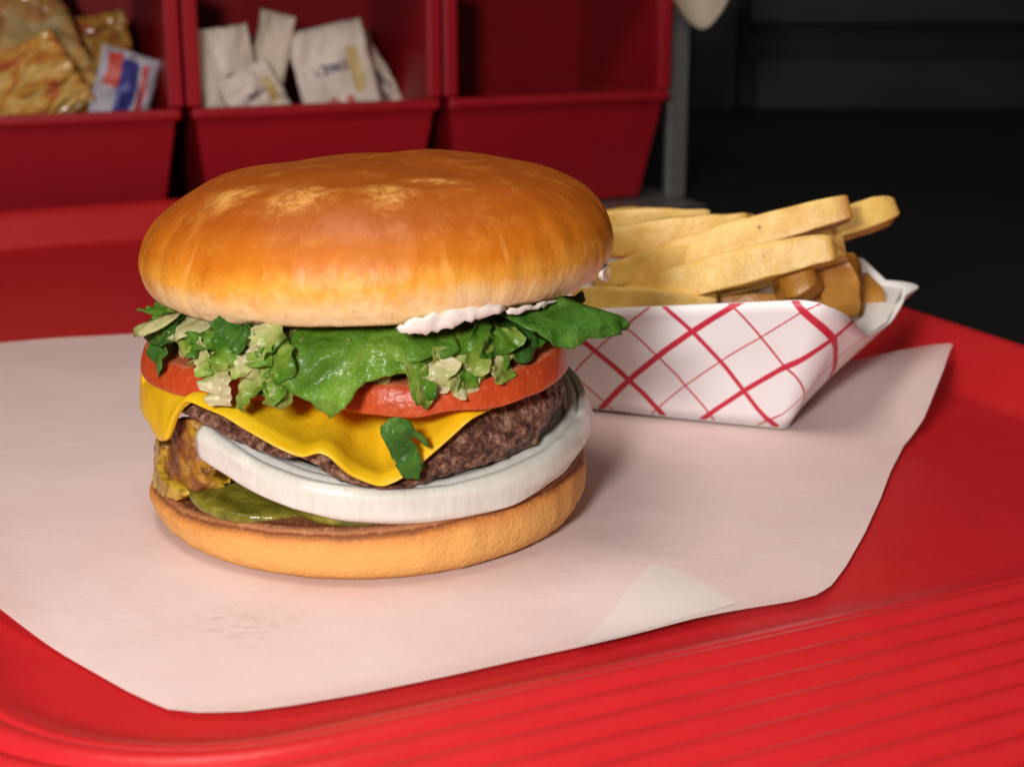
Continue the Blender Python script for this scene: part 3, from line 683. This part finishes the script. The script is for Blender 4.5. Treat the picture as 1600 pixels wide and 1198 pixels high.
# mayonnaise under the crown
leaf('mayonnaise', [(622, 512), (650, 498), (690, 488), (716, 484), (760, 478), (790, 480), (776, 492), (740, 498), (716, 508), (690, 516), (660, 521), (636, 520)], m_mayo, 0.0592, 0.1, 0.056, 0.0008, 200, 31, 0.0011, 0.0018, True, 0.075, 0.2, 0.5)
leaf('mayonnaise', [(796, 484), (830, 478), (866, 468), (872, 472), (840, 482), (806, 490)], m_mayo, 0.0594, 0.1, 0.056, 0.0006, 200, 32, 0.0010, 0.0012, True, 0.075, 0.2, 0.5)
leaf('mayonnaise', [(936, 424), (946, 414), (952, 420), (948, 434), (940, 438)], m_mayo, 0.0620, 0.0, 0.056, 0.0004, 200, 33, 0.0008, 0.0012, True, 0.075, 0.2, 0.5)

# pickle slices on the heel
def pickle(cx, cy, z, R, tilt, seed):
    def prof(th):
        a = radians(th); rr = R*(1+0.006*sin(a*26)+0.02*nz(cos(a), sin(a), 0, 1.5, seed)); k = 0.0016
        tz = lambda r: tilt*r*sin(a-0.6)
        return [(0, z+k, 1), (rr*0.6, z+k*0.9+tz(rr*.6), 1), (rr*0.93, z+k+tz(rr*.93), 1), (rr*0.985, z+k*0.96+tz(rr), .8), (rr, z+0.7*k+tz(rr), .5), (rr*1.005, z-0.6*k+tz(rr), .4), (rr*0.94, z-k+tz(rr*.94), 0), (0, z-k, 0)]
    o = polar('pickle_slice', prof, m_pickle, None, 120, True, cx, cy); s = o.modifiers.new('sub', 'SUBSURF'); s.levels = 1; s.render_levels = 1
    return burger_part(o)
pk = ground(398, 772, 0.0165); pickle(pk.x+0.003, pk.y+0.006, 0.0166, 0.0205, 0.10, 1.0)
pk = ground(540, 815, 0.0165); pickle(pk.x+0.002, pk.y+0.0165, 0.0170, 0.0180, 0.02, 2.0)
pickle(0.020, 0.010, 0.0176, 0.0200, 0.0, 3.0)
# mustard and meat crumbs at the left
def blob(name, outline, mat, R0, thk, seed, step=0.0013, amp=0.0016, lean=0.1):
    o = leaf(name, outline, mat, R0, lean, 0.02, amp, 170, seed, step, thk, True, 0.9, 0.15); o.modifiers[0].offset = -1
    return o
blob('sauce', [(240, 668), (258, 662), (284, 656), (296, 672), (300, 700), (312, 732), (318, 756), (290, 776), (262, 772), (244, 756), (236, 728), (236, 696)], m_sauce, 0.0535, 0.010, 41, 0.0010, 0.0007)
blob('mustard', [(232, 700), (242, 686), (250, 700), (246, 724), (254, 744), (276, 758), (290, 772), (276, 778), (252, 768), (238, 748), (230, 724)], m_must, 0.0552, 0.004, 42, 0.0010, 0.0004)

# ------------------------------------------------------------------ fries boat
bA = Vector((cos(radians(-20)), sin(radians(-20)), 0)); bB = Vector((-bA.y, bA.x, 0)); bO = ground(1230, 671, 0.002); bO.z = 0
LB, WB = 0.102, 0.058
boat = empty('fries_boat', bO + bA*(-LB/2) + bB*(WB/2) + Vector((0, 0, 0.0022)))
tag(boat, 'white paper boat with red plaid lines holding french fries behind the burger', 'food boat')
def rrect(x0, x1, y0, y1, r, ns=22, nc=9):
    out = []
    cs = [((x1-r, y0+r), -90), ((x1-r, y1-r), 0), ((x0+r, y1-r), 90), ((x0+r, y0+r), 180)]
    for ci, (c, a0) in enumerate(cs):
        for k in range(nc+1):
            a = radians(a0+90*k/nc); out.append((c[0]+r*cos(a), c[1]+r*sin(a)))
        nc2, na = cs[(ci+1) % 4]; a = radians(na); p = out[-1]; q_ = (nc2[0]+r*cos(a), nc2[1]+r*sin(a))
        for k in range(1, ns): out.append((p[0]+(q_[0]-p[0])*k/ns, p[1]+(q_[1]-p[1])*k/ns))
    return out
rb = rrect(-LB, 0, 0, WB, 0.003); rt = rrect(-LB-0.026, 0.024, -0.0125, WB+0.0110, 0.010)
rt = [((a*(0.62+0.74*(b+0.0125)/0.0815) if a > 0 else a), b) for a, b in rt]
NR = len(rb); NH = 10; V = []; UVs = []; Fc = []
def top_z(a, b):
    ends = max(sst(0.008, 0.022, a), sst(-LB-0.002, -LB-0.018, a) if a < -LB else 0)
    mid = 1-abs((b-WB*0.42)/(WB*0.62)); mid = max(0, min(1, mid))
    fz = interp([(-LB, 0.0335), (-0.06, 0.0350), (0.004, 0.0430), (0.012, 0.0425)], a)
    z = fz*(1-ends) + ends*(0.0365 - 0.0095*sst(0, 0.8, mid))
    if b > WB*0.8: z = min(z, 0.0405) if ends < 0.5 else 0.0335
    return z
for j in range(NH+1):
    t = j/NH; s = 0.0
    for i in range(NR):
        if i:
            s += math.dist(rb[i], rb[i-1])*0.45+math.dist(rt[i], rt[i-1])*0.55
        a = rb[i][0]+(rt[i][0]-rb[i][0])*t; b = rb[i][1]+(rt[i][1]-rb[i][1])*t
        zz = top_z(*rt[i])*t
        bulge = 0.0012*sin(pi*t)*nz(a, b, t, 30, 2)
        p = bO+bA*a+bB*(b+bulge)+Vector((0, 0, zz+0.0024)) - boat.location
        V.append(p); UVs.append((s, zz*1.06))
i0 = 0
for j in range(NH):
    for i in range(NR):
        k = (i+1) % NR; Fc.append((j*NR+i, j*NR+k, (j+1)*NR+k, (j+1)*NR+i))
# make the printed pattern run on from the front right corner
UVs = []
for j in range(NH+1):
    t = j/NH
    s_list = [0.0]
    for i in range(1, NR): s_list.append(s_list[-1]+math.dist(rb[i], rb[i-1])*0.45+math.dist(rt[i], rt[i-1])*0.55)
    tot = s_list[-1]+0.003
    for i in range(NR):
        s = s_list[i]
        if s > tot*0.55: s -= tot
        UVs.append((s, top_z(*rt[i])*t*1.06))
side = mk('boat_side', V, Fc, m_plaid, boat, True, None, UVs); side.data.materials.append(m_white)
fix_normals(side)
sm_ = solid(side, 0.0005, -1).modifiers[0]; sm_.material_offset = 1; sm_.material_offset_rim = 1
base = mk('boat_base', [bO+bA*x+bB*y+Vector((0, 0, 0.0026))-boat.location for x, y in rb], [tuple(range(NR))], m_white, boat, False); solid(base, 0.0004, -1)
# folded inner corner flap at the far end
fl_ = [bO+bA*0.006+bB*0.052+Vector((0, 0, 0.012)), bO+bA*0.0235+bB*0.034+Vector((0, 0, 0.030)), bO+bA*0.0245+bB*0.066+Vector((0, 0, 0.0345)), bO+bA*0.004+bB*0.064+Vector((0, 0, 0.036))]
slab('corner_flap', [p-boat.location for p in fl_], 0.0005, m_white, boat, 0)

# ------------------------------------------------------------------ fries
def fry(p0, p1, w, hgt, label, mat=None, bend=0.0, seed=0, roll=0.0, brown=0.5, taper=0.72):
    p0 = Vector(p0); p1 = Vector(p1); d = (p1-p0); L = d.length; d.normalize()
    side_ = d.cross(Vector((0, 0, 1))).normalized(); up_ = side_.cross(d).normalized()
    s2 = side_*cos(roll)+up_*sin(roll); u2 = up_*cos(roll)-side_*sin(roll)
    w *= 1.02; hgt *= 1.02; base_ = (p0+p1)/2; V = []; Fc = []; H = []; NSec, NKk = 30, 32
    rr_ = random.Random(int(seed*7)); cut0, cut1 = rr_.uniform(-0.35, 0.35), rr_.uniform(-0.35, 0.35); tws = rr_.uniform(-0.22, 0.22)
    # square section with slightly hollow faces and crisp, narrow-radius edges
    sec = []
    for q4 in range(4):
        a0 = -pi/4+q4*pi/2
        for f_ in (-0.92, -0.5, 0.0, 0.5, 0.92):
            dip = 1-0.055*(1-f_*f_); vx, vy = dip, f_
            c_, s_ = cos(q4*pi/2), sin(q4*pi/2); sec.append((vx*c_-vy*s_, vx*s_+vy*c_, 0.0))
        ce, se = cos(q4*pi/2), sin(q4*pi/2); sec.append((0.972*ce-0.972*se, 0.972*se+0.972*ce, 1.0))
    NKk = len(sec)
    for i in range(NSec+1):
        t = i/NSec; ee = min(i, NSec-i)
        pos_ = {0: 0.0, 1: 0.0, 2: 0.0009, 3: 0.0022}.get(ee, None)
        if pos_ is None: t = 0.0024/L+(1-0.0048/L)*(i-3)/(NSec-6)
        else: t = pos_/L if i < NSec/2 else 1-pos_/L
        sc = {0: 0.55, 1: 0.86, 2: 0.97}.get(ee, 1.0)
        tp = 1-(1-taper)*abs(2*t-1)**2 + 0.05*nz(t*3, seed, 1)
        aw = tws*(t-0.5)*2; s3 = s2*cos(aw)+u2*sin(aw); u3 = u2*cos(aw)-s2*sin(aw)
        c = p0.lerp(p1, t) + u2*(bend*(1-(2*t-1)**2)) + s2*(0.0012*nz(t*2, seed, 0, 1.3))
        for (cx_, cy_, ed) in sec:
            sl = (cut0*max(0, 1-t*L/0.012) + cut1*max(0, 1-(1-t)*L/0.012))*w*0.5*cx_
            q_ = c+s3*(cx_*w/2*sc*tp)+u3*(cy_*hgt/2*sc*tp)+d*sl
            q_ += (s3*cx_+u3*cy_)*0.0005*fbm(q_.x, q_.y, q_.z, 120, seed, 2)
            V.append(q_-base_); endb = max(0, 1-min(t, 1-t)*L/0.006)
            H.append(min(1, 1.4*brown*(endb*0.7+ed*0.9*max(0, nz(q_.x, q_.y, q_.z, 110, seed)+0.5))))
    for i in range(NSec):
        for k in range(NKk):
            l = (k+1) % NKk; Fc.append((i*NKk+k, i*NKk+l, (i+1)*NKk+l, (i+1)*NKk+k))
    Fc.append(tuple(range(NKk))[::-1]); Fc.append(tuple(NSec*NKk+k for k in range(NKk)))
    o = mk('french_fry', V, Fc, mat or m_fry, None, True, {'h': H}); o.location = base_; fix_normals(o)
    tag(o, label, 'french fry', 'fries piled in the plaid boat'); return o
W = 0.0105
fry(atY(985, 464, 0.098), atY(1312, 386, 0.080), 0.0115, 0.0112, 'thick pale fry lying slanted across the front of the pile above the plaid rim', None, 0.0008, 1.0, 0.25, 0.45)
fry(atY(960, 432, 0.112), atY(1326, 326, 0.098), 0.0110, 0.0105, 'long fry with browned blunt tip, resting behind the thick slanted front fry', None, 0.0006, 2.0, 0.3, 1.0)
fry(atY(1240, 372, 0.120), atY(1396, 328, 0.124), 0.0098, 0.0098, 'short fry poking out past the browned blunt tip, its end over the tray', None, 0.0, 3.0, 0.5, 0.5)
fry(atY(915, 382, 0.122), atY(1176, 352, 0.118), 0.0108, 0.0110, 'broad pale fry lying almost level beside the top bun', None, 0.0, 4.0, 0.15, 0.4)
fry(atY(905, 348, 0.140), atY(1105, 343, 0.138), 0.0098, 0.0088, 'topmost level fry half hidden behind the broad pale fry', None, 0.0, 5.0, 0.1, 0.4)
fry(atY(925, 436, 0.105), atY(1165, 388, 0.108), 0.0100, 0.0100, 'shaded fry wedged under the broad pale fry next to the bun', None, 0.0, 6.0, 0.2, 0.5)
fry(atY(900, 468, 0.089), atY(1120, 478, 0.087), 0.0100, 0.0092, 'low fry lying along the plaid rim behind the green lettuce leaf', None, 0.0, 7.0, 0.1, 0.4)
fry(atY(1215, 452, 0.090), atY(1275, 425, 0.086), 0.0120, 0.0125, 'crusty browned fry stub under the tip of the thick slanted fry', m_fryb, 0.0, 8.0, 0.4, 0.8)
fry(atY(1310, 402, 0.092), atY(1318, 492, 0.096), 0.0118, 0.0105, 'rough brown upright fry standing at the end of the pile', m_fryb, 0.0, 9.0, 0.5, 0.9)
fry(atY(1352, 436, 0.106), atY(1356, 510, 0.106), 0.0095, 0.0085, 'small upright fry end beside the white inner boat corner', m_fryb, 0.0, 10.0, 0.3, 0.6)
fry(atY(1090, 492, 0.098), atY(1240, 478, 0.095), 0.0100, 0.0100, 'deep brown fry low in the boat under the thick slanted fry', m_fryb, 0.0, 11.0, 0.3, 0.8)
fry(atY(1180, 360, 0.128), atY(1300, 352, 0.116), 0.0095, 0.0095, 'fry tucked between the broad pale fry and the browned blunt tip', None, 0.0, 12.0, 0.3, 0.6)
fry(atY(1000, 410, 0.128), atY(1130, 372, 0.132), 0.0088, 0.0085, 'thin fry squeezed in behind the shaded wedged fry', None, 0.0, 13.0, 0.6, 0.6)
fry(atY(1040, 462, 0.104), atY(1215, 428, 0.102), 0.0092, 0.0090, 'golden fry pressed under the long fry with the browned tip', None, 0.0, 14.0, 0.4, 0.8)
fry(atY(1262, 478, 0.100), atY(1300, 430, 0.102), 0.0100, 0.0095, 'short brown fry stub beside the rough upright fry', m_fryb, 0.0, 15.0, 0.2, 0.9)
# layers below that carry the pile
k = 0
for lay in range(1):
    for r_ in range(4):
        b = 0.008+r_*0.0135; z = 0.0085+lay*0.0115
        p0 = bO+bA*(-LB*0.95+0.004*(r_ % 2))+bB*b+Vector((0, 0, z)); p1 = bO+bA*(-0.004-0.006*((r_+lay) % 2))+bB*b+Vector((0, 0, z))
        fry(p0, p1, 0.0105, 0.0098, 'fry bedded at the bottom of the plaid boat under the visible pile', None, 0.0, 20.0+k, 0.1, 0.5); k += 1

# ------------------------------------------------------------------ bins and rack behind the tray
ba = radians(22.0); A1 = Vector((cos(ba), sin(ba), 0)); A2 = Vector((-sin(ba), cos(ba), 0))
d0 = ray(290, 165); P0 = CAM + d0*0.80; P0.z = 0
PIT = 0.1424; ZF = -0.0042
def bin_(idx, label):
    e = empty('stacking_bin', P0 + A1*(PIT*(idx-0.5)) + Vector((0, 0, ZF)))
    tag(e, label, 'bin', 'red bins in a row behind the tray')
    wt, wb, dp = 0.0665, 0.0580, 0.115
    zf, zt = 0.0640, 0.128
    def p(x, y, z): return A1*x + A2*y + Vector((0, 0, z))
    w_at = lambda z: wb+(wt-wb)*min(z/zf, 1.0)
    fy = lambda z: 0.014*(1-min(z/zf, 1.0))                     # front leans forward towards its rim
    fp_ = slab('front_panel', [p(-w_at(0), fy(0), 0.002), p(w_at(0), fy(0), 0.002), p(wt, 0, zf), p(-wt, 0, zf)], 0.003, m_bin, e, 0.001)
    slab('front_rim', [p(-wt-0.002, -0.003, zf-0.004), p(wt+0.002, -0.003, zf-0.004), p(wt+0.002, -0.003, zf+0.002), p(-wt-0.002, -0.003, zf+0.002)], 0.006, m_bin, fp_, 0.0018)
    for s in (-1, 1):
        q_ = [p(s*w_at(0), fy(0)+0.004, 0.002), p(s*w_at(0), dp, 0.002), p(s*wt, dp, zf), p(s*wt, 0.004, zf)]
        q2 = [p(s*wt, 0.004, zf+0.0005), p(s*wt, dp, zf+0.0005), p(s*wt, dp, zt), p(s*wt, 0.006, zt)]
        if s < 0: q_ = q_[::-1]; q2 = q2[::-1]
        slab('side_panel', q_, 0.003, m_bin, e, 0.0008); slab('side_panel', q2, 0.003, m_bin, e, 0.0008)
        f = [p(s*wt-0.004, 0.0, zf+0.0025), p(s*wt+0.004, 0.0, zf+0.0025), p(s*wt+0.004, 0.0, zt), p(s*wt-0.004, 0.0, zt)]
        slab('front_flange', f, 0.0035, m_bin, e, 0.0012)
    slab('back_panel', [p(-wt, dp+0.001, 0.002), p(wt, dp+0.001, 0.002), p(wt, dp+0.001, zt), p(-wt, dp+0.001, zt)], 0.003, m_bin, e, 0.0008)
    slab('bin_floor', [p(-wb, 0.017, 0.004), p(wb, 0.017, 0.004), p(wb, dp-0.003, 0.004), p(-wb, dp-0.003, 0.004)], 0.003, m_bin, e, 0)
    return e
bins = [bin_(0, 'red plastic bin holding shiny orange and blue snack packets'), bin_(1, 'red plastic bin holding white paper condiment packets'), bin_(2, 'empty red plastic bin beside the grey metal upright')]

rack = empty('bin_rack', P0 + A1*(PIT*1.0) + A2*0.06 + Vector((0, 0, -0.0050)))
tag(rack, 'grey metal rack with an upright, standing round the red bins', 'rack')
def rk(name, x0, x1, y0, y1, z0, z1, mat, w=0.001):
    V = []
    for z in (z0, z1):
        for x, y in ((x0, y0), (x1, y0), (x1, y1), (x0, y1)): V.append(P0+A1*x+A2*y+Vector((0, 0, z))-rack.location)
    o = mk(name, V, [(3, 2, 1, 0), (4, 5, 6, 7), (0, 1, 5, 4), (1, 2, 6, 5), (2, 3, 7, 6), (3, 0, 4, 7)], mat, rack, False); bev(o, w); return o
rk('base_plate', -PIT*1.2, PIT*2+0.014, -0.020, 0.135, -0.0050, -0.0043, m_steel, 0.0002)
rk('upright', PIT*2+0.0035, PIT*2+0.0165, 0.010, 0.016, -0.0042, 0.1345, m_steel)
rk('upright', PIT*2+0.0035, PIT*2+0.0165, 0.126, 0.132, -0.0042, 0.1345, m_steel)
rk('back_plate', -PIT*1.2, PIT*2+0.0165, 0.1335, 0.1350, -0.0042, 0.1345, m_dark, 0.0003)
rk('top_shelf', -PIT*1.2, PIT*2+0.020, -0.004, 0.140, 0.1350, 0.1385, m_dark)

# packets in the bins
def packet(idx, x, y, z, w, hgt, rz, tilt, mat, label, seed, lean=0.0, puff=0.006, cr=0.0022):
    e1 = A1*cos(rz)+A2*sin(rz); out = (A2*cos(rz)-A1*sin(rz))
    upv = (Vector((0, 0, 1))*cos(lean)+out*sin(lean)); e1r = e1*cos(tilt)+upv*sin(tilt); upr = upv*cos(tilt)-e1*sin(tilt)
    nrm = e1r.cross(upr).normalized(); c = bins[idx].location + A1*x+A2*y+Vector((0, 0, z))
    n, m_ = 22, 22; V = []; Fc = []; UV = []
    for sd in (1, -1):
        for a in range(n+1):
            for b in range(m_+1):
                s = a/n*2-1; t = b/m_*2-1
                pf_ = (1-s*s)**0.6*(1-t*t)**0.5
                d = sd*(puff*0.5*pf_) + cr*fbm(s, t, seed, 1.6, seed, 3) - cr*0.9*abs(nz(s+t*0.6, t, seed, 2.4, 3)) + (sd*0.0002)
                q_ = e1r*(s*w/2*(1-0.04*abs(nz(t, seed, 0, 2))))+upr*(t*hgt/2*(1-0.05*abs(nz(s, seed, 1, 2))))+nrm*d
                V.append(q_); UV.append((s*0.5+0.5, t*0.5+0.5))
    st_ = (n+1)*(m_+1)
    for k_ in range(2):
        for a in range(n):
            for b in range(m_):
                f = (k_*st_+a*(m_+1)+b, k_*st_+(a+1)*(m_+1)+b, k_*st_+(a+1)*(m_+1)+b+1, k_*st_+a*(m_+1)+b+1)
                Fc.append(f if k_ == 0 else f[::-1])
    for a in range(n):
        for b in (0, m_):
            f = (a*(m_+1)+b, (a+1)*(m_+1)+b, st_+(a+1)*(m_+1)+b, st_+a*(m_+1)+b); Fc.append(f)
    for b in range(m_):
        for a in (0, n):
            f = (a*(m_+1)+b, a*(m_+1)+b+1, st_+a*(m_+1)+b+1, st_+a*(m_+1)+b); Fc.append(f)
    o = mk('packet', V, Fc, mat, None, True, None, UV); o.location = c; fix_normals(o)
    return tag(o, label, 'packet', 'packets in the red bins')
def film(name, stops, scale, rough=0.2, spec=0.6):
    f = M(name, stops[0][1], rough); uvv = f.node('ShaderNodeUVMap').outputs[0]
    n = f.noise(uvv, scale, 4, 0.6, 1.0); f.color(f.ramp(n, stops)); vo = f.node('ShaderNodeTexVoronoi', feature='DISTANCE_TO_EDGE'); f.link(uvv, vo.inputs['Vector']); vo.inputs['Scale'].default_value = 7; f.bump(vo.outputs['Distance'], 0.008, 0.9); return f
mo = film('orange_film', [(0.30, (0.55, 0.20, 0.12)), (0.45, (0.70, 0.36, 0.10)), (0.56, (0.72, 0.55, 0.22)), (0.7, (0.80, 0.66, 0.42))], 3.0).m
mo2 = film('amber_film', [(0.32, (0.50, 0.10, 0.05)), (0.46, (0.66, 0.32, 0.05)), (0.58, (0.76, 0.52, 0.16)), (0.7, (0.80, 0.62, 0.36))], 4.0).m
def printed(name, paper, marks, rough=0.4):
    f = M(name, paper, rough); uvv = f.node('ShaderNodeUVMap').outputs[0]; s = f.sep(uvv); n = f.noise(uvv, 3.5, 3)
    c = f.mix(n, tuple(x*0.82 for x in paper), tuple(min(1, x*1.12) for x in paper))
    wob = f.math('MULTIPLY', f.math('SUBTRACT', f.noise(uvv, 9, 3), 0.5), 0.10)
    for (x0, x1, y0, y1, col, brk) in marks:
        xx = f.math('ADD', s[0], wob); yy = f.math('ADD', s[1], wob)
        msk = f.math('MULTIPLY', f.math('MULTIPLY', f.math('GREATER_THAN', xx, x0), f.math('LESS_THAN', xx, x1)), f.math('MULTIPLY', f.math('GREATER_THAN', yy, y0), f.math('LESS_THAN', yy, y1)))
        if brk: msk = f.math('MULTIPLY', msk, f.gray(f.noise(f.vec(f.math('MULTIPLY', s[0], brk), f.math('MULTIPLY', s[1], 6.0)), 1.0, 2), 0.42, 0.5))
        c = f.mix(msk, c, col)
    f.color(c); f.bump(f.noise(uvv, 7, 4), 0.002, 0.7); return f.m
mw1 = printed('white_sachet', (0.80, 0.72, 0.60), [(0.45, 0.9, 0.15, 0.55, (0.20, 0.18, 0.20), 9)])
mw2 = printed('white_tall_sachet', (0.86, 0.76, 0.60), [(0.2, 0.8, 0.1, 0.2, (0.5, 0.12, 0.08), 9)])
mw3 = printed('printed_sachet', (0.80, 0.72, 0.62), [(0.22, 0.68, 0.52, 0.62, (0.16, 0.14, 0.18), 22), (0.30, 0.66, 0.16, 0.28, (0.55, 0.10, 0.07), 14), (0.70, 0.86, 0.30, 0.75, (0.60, 0.46, 0.18), 0)])
mb = printed('blue_wrapper', (0.42, 0.42, 0.50), [(0.34, 0.66, 0.1, 0.9, (0.05, 0.06, 0.28), 0), (0.12, 0.34, 0.55, 0.95, (0.55, 0.06, 0.04), 0), (0.70, 0.82, 0.2, 0.9, (0.45, 0.05, 0.06), 0)], 0.25)
packet(0, -0.018, 0.045, 0.098, 0.088, 0.080, 0.05, 0.30, mo, 'large crinkled yellow orange snack packet filling its red bin', 3.0, 0.25, 0.014, 0.004)
packet(0, -0.014, 0.022, 0.072, 0.074, 0.042, -0.1, 0.50, mo2, 'glossy amber snack packet leaning over the bin front below the yellow one', 5.0, 0.2, 0.010, 0.003)
packet(0, 0.043, 0.022, 0.072, 0.032, 0.046, 0.15, -0.34, mb, 'blue and red wrapped packet standing at the side of its bin', 7.0, 0.1, 0.006, 0.0035)
packet(1, -0.043, 0.024, 0.078, 0.036, 0.056, 0.2, 0.12, mw1, 'white packet leaning left in its bin with grey smudged print', 9.0, 0.15, 0.004, 0.002)
packet(1, -0.018, 0.038, 0.082, 0.020, 0.062, -0.5, -0.22, mw2, 'narrow white packet standing tallest between two wider white packets', 11.0, 0.05, 0.004, 0.0015)
packet(1, 0.018, 0.030, 0.078, 0.044, 0.056, -0.1, 0.20, mw3, 'white packet with grey and red print leaning right in its bin', 13.0, 0.2, 0.005, 0.002)
packet(1, -0.028, 0.060, 0.076, 0.036, 0.050, 0.3, -0.25, mw2, 'cream packet lying behind the narrow tall white packet', 15.0, 0.3, 0.004, 0.002)

packet(1, 0.040, 0.050, 0.074, 0.036, 0.050, 0.2, 0.35, mw1, 'pale packet slumped behind the printed packet at the bin side', 17.0, 0.35, 0.005, 0.003)
packet(1, -0.030, 0.016, 0.068, 0.032, 0.034, 0.1, 0.45, mw3, 'small crumpled white packet lying low against the bin front', 19.0, 0.2, 0.006, 0.003)
packet(0, 0.030, 0.052, 0.082, 0.050, 0.060, -0.2, 0.15, mo2, 'amber packet standing behind the blue and red wrapped packet', 21.0, 0.2, 0.008, 0.004)
# pale napkin hanging over the end of the rack's top shelf
nc_ = P0+A1*(PIT*2+0.008)+A2*(0.01)
V = []; Fc = []
for a in range(15):
    for b in range(11):
        s = a/14; t = b/10
        x = -0.012+0.034*s; drop = sst(0.2, 0.9, t)
        V.append(A1*x + A2*(0.03-0.050*t) + Vector((0, 0, 0.1392 -0.0*s + 0.0015*nz(s*3, t*3, 0) - drop*0.041*(0.5+0.5*sin(s*3.0)))) )
for a in range(14):
    for b in range(10): Fc.append((a*11+b, (a+1)*11+b, (a+1)*11+b+1, a*11+b+1))
nap = mk('napkin', V, Fc, M('napkin_paper', (0.60, 0.52, 0.40), 0.7).m); nap.location = (nc_.x, nc_.y, 0); solid(nap, 0.0012, 1)
tag(nap, 'cream paper napkin corner hanging above the grey metal upright', 'napkin')

# ------------------------------------------------------------------ dark cabinet beyond the counter
def far(u, v, Y): return atY(u, v, Y)
CY = 1.05
cab = empty('cabinet', (0.55, CY+0.1, -0.0052)); tag(cab, 'dark metal cabinet with recessed panel standing in shadow behind the fries', 'cabinet')
def cabbox(name, u0, u1, v0, v1, Y0, Y1, mat, w=0.002):
    a = far(u0, v1, Y0); b = far(u1, v0, Y0)
    V = []
    for z in (max(a.z, -0.0050), b.z):
        for x, y in ((a.x, Y0), (b.x, Y0), (b.x, Y1), (a.x, Y1)): V.append(Vector((x, y, z))-cab.location)
    o = mk(name, V, [(3, 2, 1, 0), (4, 5, 6, 7), (0, 1, 5, 4), (1, 2, 6, 5), (2, 3, 7, 6), (3, 0, 4, 7)], mat, cab, False); bev(o, w); return o
cabbox('carcass', 1066, 1900, -300, 330, CY+0.03, CY+0.25, m_black)
cabbox('post', 1074, 1168, -300, 330, CY, CY+0.029, m_dark)
cabbox('panel', 1176, 1900, 92, 246, CY+0.012, CY+0.029, m_panel)
cabbox('rail', 1172, 1900, -120, 38, CY, CY+0.029, m_panel)
